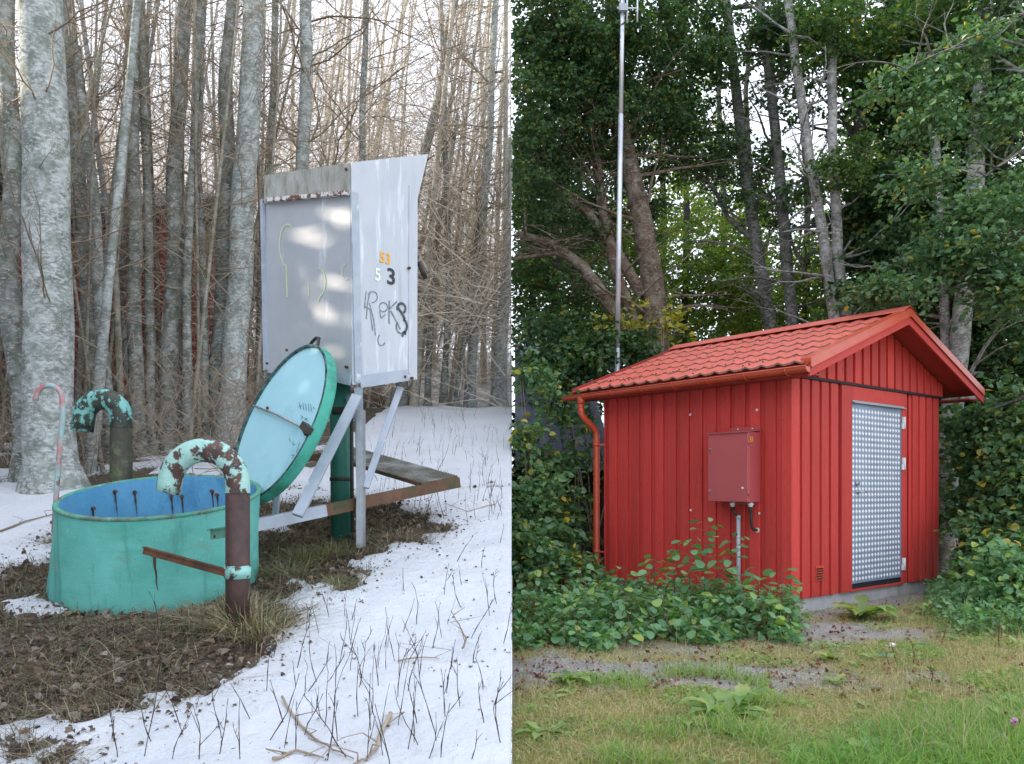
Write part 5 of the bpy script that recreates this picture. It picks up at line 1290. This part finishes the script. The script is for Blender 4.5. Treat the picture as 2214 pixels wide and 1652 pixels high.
def stree(name, label, d, stems, m, blobs, size, lm, seed, k=12, nb=16, L_=1.6, group=None, w=.40):
    b = stems[0][0][0]; bp = P(b[0], b[1], d); bp.z = yard_z(bp.x, bp.y)
    root = empty(name, bp, label, 'tree', group)
    for i, (pts, w0, w1) in enumerate(stems):
        mb = MB(); pts = list(pts)
        if i == 0 or w0 > 30:
            f = P(*pts[0], d); pts = [(pts[0][0]+ (pts[0][0]-pts[1][0])*.15, HY+(ZC-yard_z(f.x,d)+.1)/d*F)] + pts
        q = limb_mb(mb, pts, w0, w1, d, 16 if w0 > 30 else 12, seed=seed+i*3.3); mb.wbuild('trunk' if i == 0 else 'limb', m, root)
        mb = MB(); small_branches(mb, q[2:], seed*7+i, nb, L_, max(.012, w1/2/F*d*.4)); mb.wbuild('branches', m, root)['kind'] = 'stuff'
    if blobs: crown(blobs, size, root, lm, k, w=w)
    return root
stree('willow_tree', 'big old willow with furrowed reddish brown leaning stems behind the antenna mast', 13.2,
  [([(1420,790),(1418,690),(1405,570),(1378,430),(1345,290),(1325,120),(1318,-60)], 64, 26),
   ([(1385,800),(1345,700),(1300,630),(1258,575),(1190,525),(1110,505)], 38, 16),
   ([(1405,800),(1375,700),(1335,600),(1305,470),(1290,330),(1262,200)], 32, 14),
   ([(1392,640),(1335,548),(1265,455),(1190,410),(1112,385)], 28, 12),
   ([(1340,620),(1290,420),(1220,330),(1150,290)], 16, 8), ([(1258,575),(1200,545),(1112,560)], 12, 6)], M['willow'],
  [(1180,60,100,120,13.0,1.3,700),(1300,90,110,120,13.2,1.4,700),(1430,80,110,120,13.4,1.4,620),(1170,260,90,110,12.8,1.2,520),(1290,260,100,100,13.4,1.2,520),(1400,260,90,110,13.6,1.2,380),
   (1160,420,70,70,13.0,1.2,160),(1240,480,90,60,13.6,1,120),(1500,180,80,110,13.8,1.1,260),(1350,430,80,60,14,1,90)], .062, G['dark'], 1, nb=22)
stree('slender_tree', 'slender dark tree right of the willow, rising behind the left end of the shed ridge', 14.2,
  [([(1668,720),(1640,560),(1612,380),(1590,180),(1562,-60)], 30, 20),([(1600,330),(1545,290),(1500,285)],9,5),([(1630,520),(1575,470),(1540,400),(1480,360)], 12, 6)], M['aspen'],
  [(1560,40,60,90,14,1.2,150),(1540,330,80,90,14.4,1.2,230),(1650,110,60,110,14.2,1.1,170)], .062, G['dark'], 2)
stree('slender_tree', 'dark slender tree with two crossing limbs, left of the pale twin trunks', 13.8,
  [([(1716,720),(1700,560),(1686,380),(1672,240),(1650,60),(1640,-60)], 28, 18),([(1690,480),(1735,400),(1760,360)],9,5),([(1680,430),(1720,540),(1745,600)],8,4)], M['aspen'],
  [(1690,60,60,90,13.8,1.1,230),(1700,280,50,80,14,1.1,90),(1640,420,60,80,14.2,1.1,110)], .062, G['dark'], 3)
stree('twin_tree', 'pale grey twin trunked tree above the middle of the shed ridge', 12.6,
  [([(1806,720),(1792,600),(1768,440),(1742,280),(1720,140),(1700,-60)], 26, 17),([(1834,710),(1812,560),(1804,400),(1800,240),(1796,60),(1790,-60)], 25, 17)], M['aspen_pale'],
  [(1760,70,70,90,12.8,1.1,330),(1850,120,50,110,13,1.1,200),(1830,360,50,50,12.4,.9,120)], .060, G['mid'], 4)
stree('dark_tree', 'dark straight tree with maple-like foliage right of the twin trunks', 13.4,
  [([(1868,720),(1862,500),(1858,300),(1852,100),(1850,-60)], 30, 22)], M['far_bark'],
  [(1905,440,70,80,13.2,1.1,420),(1925,560,80,90,12.8,1.1,520),(1895,640,50,50,12.6,.8,160),(1930,200,60,120,13.4,1.1,260)], .085, G['dark'], 5, w=.5)
stree('dark_tree', 'tall dark tree behind the peak of the shed gable', 14.0,
  [([(1938,700),(1932,450),(1926,200),(1922,-60)], 30, 22),([(1962,700),(1958,400),(1950,100),(1946,-60)], 20, 14)], M['aspen'],
  [(1960,60,80,90,14,1.2,380),(1990,420,80,90,13.6,1.1,440),(1980,560,80,90,13.2,1.1,420)], .07, G['dark'], 6)
stree('alder_tree', 'slim tree with pale bark, just right of the shed gable peak', 12.2,
  [([(2048,900),(2044,700),(2034,520),(2022,320),(2008,100),(2000,-60)], 24, 16)], M['aspen_pale'],
  [(2020,80,70,100,12.2,1.1,420),(2040,290,70,80,12.6,1,340),(2090,620,60,60,12.8,1,300)], .065, G['mid'], 7)
stree('alder_tree', 'thick pale grey trunked tree behind the right slope of the shed roof', 12.0,
  [([(2048,1010),(2062,860),(2080,700),(2096,560),(2108,400),(2122,200),(2134,-60)], 46, 32)], M['aspen_pale'],
  [(2130,60,90,100,12.2,1.2,560),(2170,250,70,90,12.4,1.1,420),(2120,330,60,60,12.6,1,200)], .065, G['dark'], 8)
stree('dark_tree', 'dark tree at the right edge behind the hanging leafy branches', 13.0,
  [([(2178,1000),(2150,760),(2160,500),(2168,250),(2180,-60)], 34, 24),([(2120,960),(2118,700),(2128,480)], 22, 14)], M['far_bark'],
  [(2190,420,70,100,13,1.1,520),(2170,640,80,90,12.8,1.1,560),(2190,820,60,80,12.4,1,420),(2110,760,50,90,12.6,1,300),(2200,120,50,100,13,1,260)], .075, G['dark'], 9)
# branches of a nearer tree reaching in from the right edge
nt_ = stree('leafy_tree', 'nearer tree with bluish green leafy branches reaching in from the right edge', 9.6,
  [([(2330,1100),(2300,700),(2290,300),(2280,-60)], 60, 40),([(2290,520),(2200,500),(2120,540),(2040,560)], 8, 3),([(2290,640),(2210,640),(2140,690)], 7, 3),([(2285,330),(2200,330),(2130,380)], 7, 3),
   ([(2285,120),(2150,80),(2020,120),(1960,150)], 7, 3),([(2290,600),(2150,600),(1990,640),(1910,645)], 7, 2)], M['aspen'],
  [(2120,470,75,34,9.4,.5,130),(2060,540,70,30,9.4,.5,110),(1990,400,60,36,9.8,.5,80),(2190,420,40,70,9.6,.5,110),(2190,620,45,60,9.4,.5,150),(1950,620,85,26,9.6,.5,110),(2060,110,70,60,10,.6,130),(1990,250,60,60,10,.6,110),
   (1930,190,40,30,10.4,.5,40),(2195,250,40,60,9.8,.5,90),(2170,560,60,40,9.5,.5,110)], .072, G['alder_leaf'], 10, k=9, nb=10, L_=.9, w=.36)
# far layer seen through the gaps
for i, (px, py, d, n, wd, lab) in enumerate([(1480,520,20,560,200,'sunny yellow green tree far behind the willow'),(1620,560,21,520,150,'light green tree beyond the slender trunks, low in the gap'),
      (1560,420,24,300,110,'distant light birch crown seen through the bright gap'),(1740,560,19,420,120,'yellow green tree far behind the pale twin trunks'),(1200,620,18,420,120,'dark green tree behind the willow stems, low on the left'),
      (1330,560,22,420,130,'green tree far behind the antenna mast'),(1880,300,22,260,110,'distant tree seen between the dark tree trunks'),(2030,500,18,620,120,'dark far tree behind the gable'),(2150,500,18,620,110,'dark far tree at the right'),
      (1150,430,20,620,70,'dark far tree at the left edge of the summer wood'),(1430,300,24,420,140,'far tree crown behind the top of the willow'),(1250,330,22,520,150,'far dark crown behind the top left of the willow')]):
    fd = (i in (4, 7, 8, 9, 11))
    stree('background_tree', lab, d, [([(px,720),(px+6,450),(px-8,200),(px+4,60)], 18, 8)], M['far_bark'],
      [(px,py,wd,130,d,1.6,n),(px+20,min(680,py+170),wd,70,d,1.6,int(n*.6))], .085, G['dark'] if fd else G['back'], 20+i, nb=8, L_=2)
ff = stree('background_tree', 'long dark tree belt at the very back of the summer wood', 27, [([(1900,700),(1900,300)], 20, 10)], M['far_bark'],
      [(1350,760,260,120,27,2,900),(1750,760,260,120,27,2,900),(2150,700,180,200,27,2,1100),(1800,420,130,90,26,2,260),(2050,250,150,180,26,2,700)], .12, G['dark'], 44, k=10)
# ------------------------------------------------------------------ shrubs
def shrub(label, px, d, blobs, size, lm, seed, nst=7, k=10, w=.42):
    bp = P(px, 1200, d); bp.z = yard_z(bp.x, bp.y); root = empty('shrub', bp, label, 'shrub')
    r = random.Random(seed); mb = MB()
    for i in range(nst):
        bl = blobs[i % len(blobs)]; e = P(bl[0]+r.uniform(-.6,.6)*bl[2], bl[1]+r.uniform(-.8,.3)*bl[3], bl[4]); e.x = max(.05, e.x)
        m_ = bp.lerp(e, .5)+Vector((r.gauss(0,.08), r.gauss(0,.08), .12)); m_.x = max(.05, m_.x)
        b0_ = bp+Vector((r.gauss(0,.1), r.gauss(0,.1), 0)); b0_.x = max(.05, b0_.x)
        mb.tube([b0_, m_, e], [.013,.009,.003], 6, caps=False)
    mb.wbuild('stems', M['twig'], root); crown(blobs, size, root, lm, k, 'leaves', w); return root
shrub('tall hedge shrub with yellowing leaves, in front of the old barn roof at the left', 1150, 10.6, [(1135,800,26,40,10.6,.4,22),(1140,930,40,50,10.4,.5,50),(1190,860,30,40,11.2,.4,16),(1145,1080,46,66,10,.5,150)], .085, G['shrub'], 1)
shrub('shrub with arching leafy twigs left of the downpipe', 1225, 11.0, [(1235,905,28,26,11.2,.3,22),(1210,1000,46,46,11,.3,50),(1190,1090,60,50,10.9,.4,110),(1215,1170,40,46,10.8,.4,120)], .085, G['shrub'], 2)
shrub('dark shrub behind the shed eave between the mast and the barn roof', 1290, 12.4, [(1290,760,60,40,12.4,.7,190),(1230,790,50,50,12.2,.7,170),(1370,760,40,36,12.6,.5,110),(1200,720,50,40,13,.7,110)], .08, G['dark'], 3)
shrub('low hedge shrub filling the bottom left behind the saplings', 1170, 9.2, [(1135,1190,46,44,9.2,.4,150),(1180,1225,50,30,9.2,.4,130),(1225,1240,26,20,9.4,.3,50)], .08, G['shrub'], 4)
shrub('yellow leaved young shrub peeping over the left end of the shed roof', 1420, 12.9, [(1350,690,22,26,12.9,.3,14),(1440,700,20,18,12.9,.3,14)], .09, leaf_mat('yellowing leaves', [(0,(.30,.30,.05)),(.5,(.50,.42,.06)),(1,(.16,.22,.05))], .35), 5, 4)
shrub('tall leafy bush right of the shed corner', 2120, 10.6, [(2100,930,60,50,10.8,.6,190),(2170,900,50,60,10.8,.6,220),(2180,1010,50,60,10.4,.6,260),(2090,1050,44,60,10.6,.5,160),(2150,1110,60,50,10.2,.6,260)], .088, G['shrub'], 6, w=.5)
shrub('low dark bush between the shed corner and the right edge', 2090, 9.8, [(2070,1180,40,50,9.9,.4,150),(2140,1200,60,40,9.6,.5,210),(2200,1190,40,50,9.4,.5,190),(2200,1080,30,60,10,.5,150)], .085, G['shrub'], 7)
shrub('bright green nettle like bush at the right edge of the yard', 2190, 8.2, [(2190,1230,40,36,8.3,.4,110),(2130,1262,50,26,8.4,.4,110),(2205,1290,30,24,7.9,.3,80)], .075, G['sapl'], 8)
shrub('dark understorey behind the shed at the left', 1200, 14.5, [(1180,880,120,130,14.9,.5,500),(1190,1060,120,90,14,.5,500)], .09, G['dark'], 9)
shrub('dark understorey bushes behind the right corner of the shed', 2120, 13.8, [(2110,900,130,130,13.8,.8,900),(2110,1080,130,120,13.6,.8,900)], .09, G['dark'], 10)
# ------------------------------------------------------------------ saplings in front of the shed: each leaf a part
def broad_leaf():
    out = [(0,0),(.06,.16),(.20,.34),(.38,.42),(.55,.38),(.72,.27),(.86,.14),(1,0)]
    vs = []; rr = random.Random(2)
    for x, y in out: vs.append((x, 0, .02-.10*x*x))
    L_ = []; 
    for x, y in out[1:-1]: j = rr.uniform(-.03,.03); L_.append((x+.02, y+j, .10*y-.16*x*x+.02))
    vs += L_ + [(x, -y, z) for x, y, z in L_]
    n = 8; m_ = 6; fs = []
    for k in range(7):
        a = [k, k+1]
        if k == 0: fs += [(0,1,n)]; fs += [(0,n+m_,1)]
        elif k == 6: fs += [(6,7,n+5)]; fs += [(6,n+m_+5,7)]
        else: fs += [(k,k+1,n+k,n+k-1), (k,n+m_+k-1,n+m_+k,k+1)]
    return vs, fs
lv, lf = broad_leaf()
me_leaf = bpy.data.meshes.new('leaf'); me_leaf.from_pydata(lv, [], lf); bm_attr(me_leaf, np.zeros(len(lv))); me_leaf.update(); me_leaf.polygons.foreach_set('use_smooth', [True]*len(lf))
me_leaf.materials.append(G['sapl'])
M['red_stem'] = mat('reddish green stems', (.12,.09,.04), (.18,.07,.05), 8, rough=.7)
def sapling(px, d, h, label, seed, nlev=None, size=.085, spread=.16, group=None):
    r = random.Random(seed); x = (px-CX)/F*d; z = yard_z(x, d)
    root = empty('sapling', (x, d, z), label, 'sapling', group)
    nlev = nlev or max(3, int(h/.055)); top = Vector((r.gauss(0,.05), r.gauss(0,.05), h)); mb = MB(); mb.tube([(0,0,-.03), top*.5+Vector((r.gauss(0,.02),0,0)), top], [.006,.0045,.002], 6, caps=False)
    az = r.random()*6.28
    leafs = []
    for i in range(nlev):
        f = .22+.78*(i+.5)/nlev; c_ = top*f; az += 2.4+r.gauss(0,.4); rad = spread*(1.15-f*.75)*r.uniform(.5,1.2)
        e = c_+Vector((math.cos(az)*rad, math.sin(az)*rad, rad*.25)); mb.tube([c_, e], [.0028,.0015], 4, caps=False)
        for q, s_ in ((e, 1.0), (c_.lerp(e, .45), .85)):
            if s_ < 1 and r.random() < .4: continue
            leafs.append((q, az+r.gauss(0,.5), size*s_*r.uniform(.7,1.3)))
    mb.build('stem', M['red_stem'], root)
    for q, a, s_ in leafs:
        o = bpy.data.objects.new('leaf', me_leaf); COL.objects.link(o); o.parent = root; o.location = q
        o.rotation_euler = (r.gauss(0,.35), r.uniform(-.1,.6), a); o.scale = (s_, s_*r.uniform(.85,1.15), s_)
    return root
named = [(1520,7.9,.98,'tallest sapling before the shed wall, reaching toward the electric cabinet'),(1500,7.7,.80,'tall dark leaved sapling left of the tallest one'),(1545,7.8,.62,'leafy sapling at the foot of the tallest one'),
   (1576,7.9,.84,'sapling growing over the grey conduit below the electric cabinet'),(1460,7.9,.70,'mid height sapling left of the tall pair, before the shed wall'),(1420,7.9,.62,'sapling with reddish stem before the left half of the shed wall'),
   (1383,8.1,.58,'upright sapling before the left quarter of the shed wall'),(1350,8.1,.50,'sapling just right of the downpipe foot'),(1645,7.6,.55,'sapling below the right side of the electric cabinet'),
   (1690,7.4,.55,'sapling beside the front corner of the shed'),(1700,7.2,.42,'rounded sapling hiding the corner of the concrete plinth'),(1610,7.6,.52,'sapling between the conduit and the front corner')]
for i, (px, d, h, lab) in enumerate(named): sapling(px, d, h, lab, 900+i, nlev=int(h/.045), size=.095, spread=.20)
r_ = random.Random(21)
for i in range(74):
    px = r_.uniform(1118, 1722); lo = 6.75 if px > 1400 else 6.6; d = r_.uniform(lo, 8.3 if px > 1300 else 8.8)
    hmax = .50 if px < 1300 else .40
    if d < 7.0: hmax = .24
    if px > 1660: d = r_.uniform(6.75, 7.3); hmax = .34
    sapling(px, d, r_.uniform(.5,1)*hmax, 'green sapling in the thicket in front of the shed wall' if px > 1300 else 'green sapling in the thicket left of the shed', 1000+i, size=.085, spread=.17,
        group='saplings before the shed wall' if px > 1300 else 'saplings left of the shed', nlev=8)
for i, (px, d, h, lab) in enumerate([(2085,8.9,.5,'young sapling at the right corner of the plinth'),(2140,8.4,.5,'leafy sapling in the tall grass right of the shed'),(2190,7.8,.55,'leafy sapling near the right edge beside the yard'),(2050,9.3,.4,'small sapling against the right end of the plinth'),
      (1940,6.0,.16,'lone bluish seedling in the poor grass'),(1975,5.9,.18,'second lone seedling right of the first in the grass'),(1930,5.75,.12,'tiny seedling low in the grass below the door'),(2010,5.3,.14,'small broad leaved seedling nearer the camera'),(2030,6.6,.18,'little seedling on the right side of the yard'),(2160,6.6,.25,'seedling at the right edge of the yard')]):
    sapling(px, d, h, lab, 1200+i, size=.075 if h > .3 else .06, spread=.16 if h > .3 else .09)
# low cover between the saplings
def yard_pts(n, cond, p0=1115, p1=2240, q0=1262, q1=1680):
    out = []
    while len(out) < n:
        px = rg.uniform(p0, p1); py = rg.uniform(q0, q1); y = ZC*F/(py-HY)
        x = (px-CX)/F*y + 0
        t_ = (x-CXY[0])*AXA[0]+(y-CXY[1])*AXA[1]; s_ = (x-CXY[0])*AXB[0]+(y-CXY[1])*AXB[1]
        if t_ > 0 and t_ < 3.4 and s_ > 0 and s_ < 2.7: continue
        if x < .015 or not cond(x, y, px, py): continue
        out.append((x, y, yard_z(x, y)))
    return np.array(out)
c = yard_pts(4200, lambda x, y, px, py: (px < 1728 and py < (1392 if px > 1330 else 1405)+8*math.sin(px*.03) and y < 9.2))
hh = rg.random(len(c))**1.4*np.where(c[:,1] < 7.1, .12, .30); c[:,2] += hh+.015
me = leaves_mesh('ground_cover', c, rg.uniform(.045,.085,len(c)), rg, width=.42, up=1.1)
tag(link_mesh('ground_cover', me, G['sapl']), 'dense low broad leaves under the saplings before the shed', 'ground cover', None, 'stuff')
c = yard_pts(3000, lambda x, y, px, py: px > 2000 and y > 7.0 and (px-2000)*.8 > (py-1290)-60*rg.random() and y < 11); c[:,2] += rg.random(len(c))*.22
me = leaves_mesh('ground_cover', c, rg.uniform(.03,.07,len(c)), rg, width=.4, up=1.0)
tag(link_mesh('ground_cover', me, G['sapl']), 'low broad leaved cover right of the shed', 'ground cover', None, 'stuff')
# ------------------------------------------------------------------ grass
G['grass'] = leaf_mat('mixed green and dry grass', [(0,(.16,.24,.07)),(.2,(.28,.35,.10)),(.35,(.36,.36,.14)),(.5,(.62,.50,.29)),(.72,(.70,.56,.37)),(.82,(.14,.20,.06)),(.93,(.44,.26,.17)),(1,(.14,.2,.07))], .35, .6)
G['lush'] = leaf_mat('fresh green grass', [(0,(.15,.28,.08)),(.35,(.24,.38,.12)),(.6,(.34,.44,.15)),(.8,(.44,.45,.20)),(.9,(.12,.22,.07)),(1,(.18,.31,.09))], .4, .5)
def gcond(x, y, px, py):
    g = grav_at(x, y); return rg.random() < max(.0, min(1, 1.15-g*1.35))
c = yard_pts(74000, gcond, q0=1290)
hh = rg.uniform(.018,.06,len(c))*(1+.5*(c[:,1] < 4.6))
me = blades_mesh('grass', c, hh, rg, .0038, 1.3)
tag(link_mesh('grass', me, G['grass']), 'short patchy grass, half dry, covering the yard', 'grass', None, 'stuff')
def lcond(x, y, px, py):
    n_ = fbm(x, y, 1.5, 3, 21.)
    e = (px-1115)/1100*.25 + (py-1560)/150*.30 + .5*math.exp(-((px-1540)/140)**2-((py-1545)/40)**2)
    if py < 1440: e = -.6 if px < 1950 else .1
    return n_*1.3 + e > .30 + rg.random()*.35
c = yard_pts(12000, lcond, q0=1300)
me = blades_mesh('grass', c, rg.uniform(.03,.12,len(c))*(1+.3*(c[:,1] < 4.4)), rg, .0052, .7)
tag(link_mesh('grass', me, G['lush']), 'fresh green longer grass in tufts toward the lower right', 'grass', None, 'stuff')
c = yard_pts(900, lambda x, y, px, py: rg.random() < .2+.8*(px > 1900), q0=1280)
me = blades_mesh('grass_stalks', c, rg.uniform(.12,.34,len(c)), rg, .0030, .35)
c = yard_pts(4200, lambda x, y, px, py: px > 1700 and py > 1540 and (px-1700)/500+(py-1540)/120 > .8+rg.random()*.5, q1=1700)
me2 = blades_mesh('tall_grass', c, rg.uniform(.06,.16,len(c)), rg, .007, .7)
G['fresh'] = leaf_mat('fresh meadow grass', [(0,(.13,.27,.06)),(.5,(.21,.38,.10)),(.85,(.30,.46,.14)),(1,(.15,.28,.07))], .4, .5)
tag(link_mesh('tall_grass', me2, G['fresh']), 'taller fresh green grass in the bottom right corner', 'grass', None, 'stuff')
G['stalk'] = leaf_mat('dry grass stalks', [(0,(.42,.34,.18)),(.5,(.50,.42,.26)),(.8,(.30,.30,.12)),(1,(.4,.3,.2))], .2)
tag(link_mesh('grass_stalks', me, G['stalk']), 'thin dry grass stalks rising from the turf', 'grass', None, 'stuff')
c = yard_pts(12000, lambda x, y, px, py: fbm(x, y, 2.1, 3, 31.) + (.35 if px > 1700 and py > 1560 else 0) + (.2 if px > 1950 else 0) > .22 and grav_at(x, y) < .7, q0=1300); c[:,2] += rg.random(len(c))*.03+.01
me = leaves_mesh('clover', c, rg.uniform(.012,.036,len(c)), rg, width=.46, up=1.4, droop=.1)
tag(link_mesh('clover', me, G['lush']), 'clover and small herb leaves among the grass', 'clover', None, 'stuff')
G['fallen'] = leaf_mat('fallen reddish brown leaves', [(0,(.16,.05,.035)),(.4,(.26,.09,.055)),(.7,(.34,.17,.10)),(.9,(.10,.04,.03)),(1,(.42,.28,.14))], .05, .7)
c = yard_pts(900, lambda x, y, px, py: y > 5.0 and rg.random() < (.95 if grav_at(x, y) > .3 else .3), q0=1300); c[:,2] += .012
me = leaves_mesh('fallen_leaves', c, rg.uniform(.014,.044,len(c)), rg, width=.34, up=.7, droop=.8, fold=.6)
tag(link_mesh('fallen_leaves', me, G['fallen']), 'curled reddish brown fallen leaves on the gravel and grass', 'fallen leaves', None, 'stuff')
c = yard_pts(4200, lambda x, y, px, py: grav_at(x, y) > .45, q0=1300)
me = leaves_mesh('gravel', c+np.array([0,0,.003]), rg.uniform(.006,.016,len(c)), rg, width=.6, up=2, droop=-.3, fold=.6)
G['peb'] = leaf_mat('crushed grey stone', [(0,(.14,.135,.135)),(.5,(.34,.33,.325)),(.85,(.56,.54,.52)),(1,(.22,.20,.19))], 0, .85)
tag(link_mesh('gravel', me, G['peb']), 'loose crushed stone on the bare strips of the yard', 'gravel', None, 'stuff')
# rosettes and broad weeds
def rosette(px, py, n, L_, label, up=.5, lm='lush', wd=.16, group=None):
    y = ZC*F/(py-HY); x = (px-CX)/F*y; x = max(x, L_*.8+.02); z = yard_z(x, y); r = random.Random(int(px*7+py)); mb = MB(); vals = []
    for i in range(n):
        a = 2*PI*i/n+r.gauss(0,.3); l = L_*r.uniform(.6,1.15); e = r.uniform(.3,1.2)*up; dx, dy = math.cos(a), math.sin(a); pts = []
        for k in range(8):
            t = k/7; w = l*wd*math.sin(PI*min(1,(t*.92+.08)))**.7*(1.25 if k % 2 else .72)
            zz = l*(e*t-e*.75*t*t)+.01; q = Vector((dx*l*t, dy*l*t, zz)); s_ = Vector((-dy, dx, 0))*w
            pts += [q-s_+Vector((0,0,w*.3)), q, q+s_+Vector((0,0,w*.3))]
        mb.add(pts, [f for k in range(7) for f in ((3*k,3*k+1,3*k+4,3*k+3),(3*k+1,3*k+2,3*k+5,3*k+4))], 0, True)
        v = r.random(); vals += [v]*24
    o = mb.build('weed', G[lm]); bm_attr(o.data, vals); o.location = (x, y, z); return tag(o, label, 'weed', group)
rosette(1868,1338,26,.36,'big bushy dandelion clump in front of the concrete plinth below the door',1.3)
rosette(1235,1480,14,.20,'dandelion rosette on the gravel strip at the left',.9)
rosette(1175,1600,16,.16,'broad leaved rosette in the grass at the bottom left',1.0)
rosette(1560,1560,22,.24,'large lobed weed clump in the middle of the lawn',1.2)
rosette(1600,1545,14,.22,'tall leaved weed right of the large clump in the lawn',1.3)
rosette(1480,1585,14,.17,'low green weed left of the large clump in the lawn',1.0)
rosette(2010,1330,14,.2,'bright green weed at the right of the yard near the plinth end',.9)
rosette(1340,1475,9,.12,'small weed on the gravel strip right of the rosette',.6)
rosette(2060,1385,10,.14,'low weed in the dry grass on the right',.6)
for i, (px, py, n, L_, lab) in enumerate([(2150,1640,14,.20,'broad leaved plant in the bottom right corner'),(2195,1620,12,.2,'tall broad leaves at the right edge near the bottom'),(1880,1652,14,.18,'broad weed at the bottom edge, below the middle of the shed'),
     (1980,1640,14,.17,'leafy weed at the bottom edge left of the clover flowers'),(2080,1655,14,.18,'wide leafed weed at the bottom edge under the pink flowers'),(1800,1640,12,.15,'weed at the bottom edge left of centre of the lawn'),(2120,1570,12,.13,'clover clump round the left pink flower'),
     (1720,1652,12,.13,'small weed at the bottom edge of the lawn')]): rosette(px, py, n, L_, lab, 1.0, wd=.2)
rw_ = random.Random(12)
for i in range(34):
    px, py = rw_.uniform(1140, 2200), rw_.uniform(1420, 1640)
    if py < 1500 and px < 1700 and rw_.random() < .6: continue
    rosette(px, py, rw_.randint(6, 12), rw_.uniform(.06, .13), 'small green weed growing in the short grass of the yard', rw_.uniform(.6, 1.4), 'lush', rw_.choice([.14,.2,.28]), 'small weeds in the yard')
# clover flowers
M['pink_fl'] = mat('pink clover petals', (.62,.22,.50), (.78,.45,.68), 60, rough=.7); M['brown_fl'] = mat('withered clover head', (.16,.05,.035), (.24,.09,.06), 60, rough=.8)
def flower(px, py, d, rad_, m, label):
    t = P(px, py, d); z = yard_z(t.x, d); o = empty('clover_flower', (t.x, d, z), label, 'flower'); mb = MB(); mb.tube([(0,0,0),(.006,0,(t.z-z)*.5),(0,0,t.z-z)], .0016, 5); s_ = mb.build('stalk', G['lush'], o); bm_attr(s_.data, np.full(len(s_.data.vertices), .3))
    mb = MB(); r = random.Random(px)
    for i in range(70):
        f = Vector((r.gauss(0,1), r.gauss(0,1), r.gauss(.25,1))).normalized(); mb.tube([Vector((0,0,t.z-z))+f*rad_*.2, Vector((0,0,t.z-z))+f*rad_*r.uniform(.85,1.1)+Vector((0,0,rad_*.15))], [rad_*.10, rad_*.05], 4)
    mb.build('flower_head', m, o)
flower(2193,1562,4.1,.021,M['pink_fl'],'pink clover flower nearest the right edge, the largest of three')
flower(2056,1580,4.1,.017,M['pink_fl'],'pink clover flower furthest left of the three')
flower(2161,1595,4.0,.017,M['pink_fl'],'small pale pink clover flower below the largest one')
flower(2176,1543,4.3,.014,M['brown_fl'],'withered brown clover head above the largest pink flower')
flower(1939,1640,3.9,.014,M['brown_fl'],'withered brown clover head at the bottom edge')
y = ZC*F/(1405-HY); x = (1926-CX)/F*y
mb = MB(); M['litter_w'] = mat('white crumpled cup', (.8,.8,.78), rough=.5); mb.tube([(x-.04,y,.025),(x,y,.03),(x+.03,y-.01,.026)], [.012,.028,.024], 10); o = mb.build('litter', M['litter_w'], off=(x,y,0)); o.location = (x,y,0); tag(o, 'small white crumpled piece of litter lying in the grass', 'litter')
y = ZC*F/(1625-HY); x = (1578-CX)/F*y
mb = MB(); mb.tube([(x-.03,y,.02),(x,y,.03),(x+.03,y,.02)], [.006,.012,.004], 6); o = mb.build('feather', M['litter_w'], off=(x,y,0)); o.location = (x,y,0); tag(o, 'small pale feather in the grass near the bottom', 'feather')
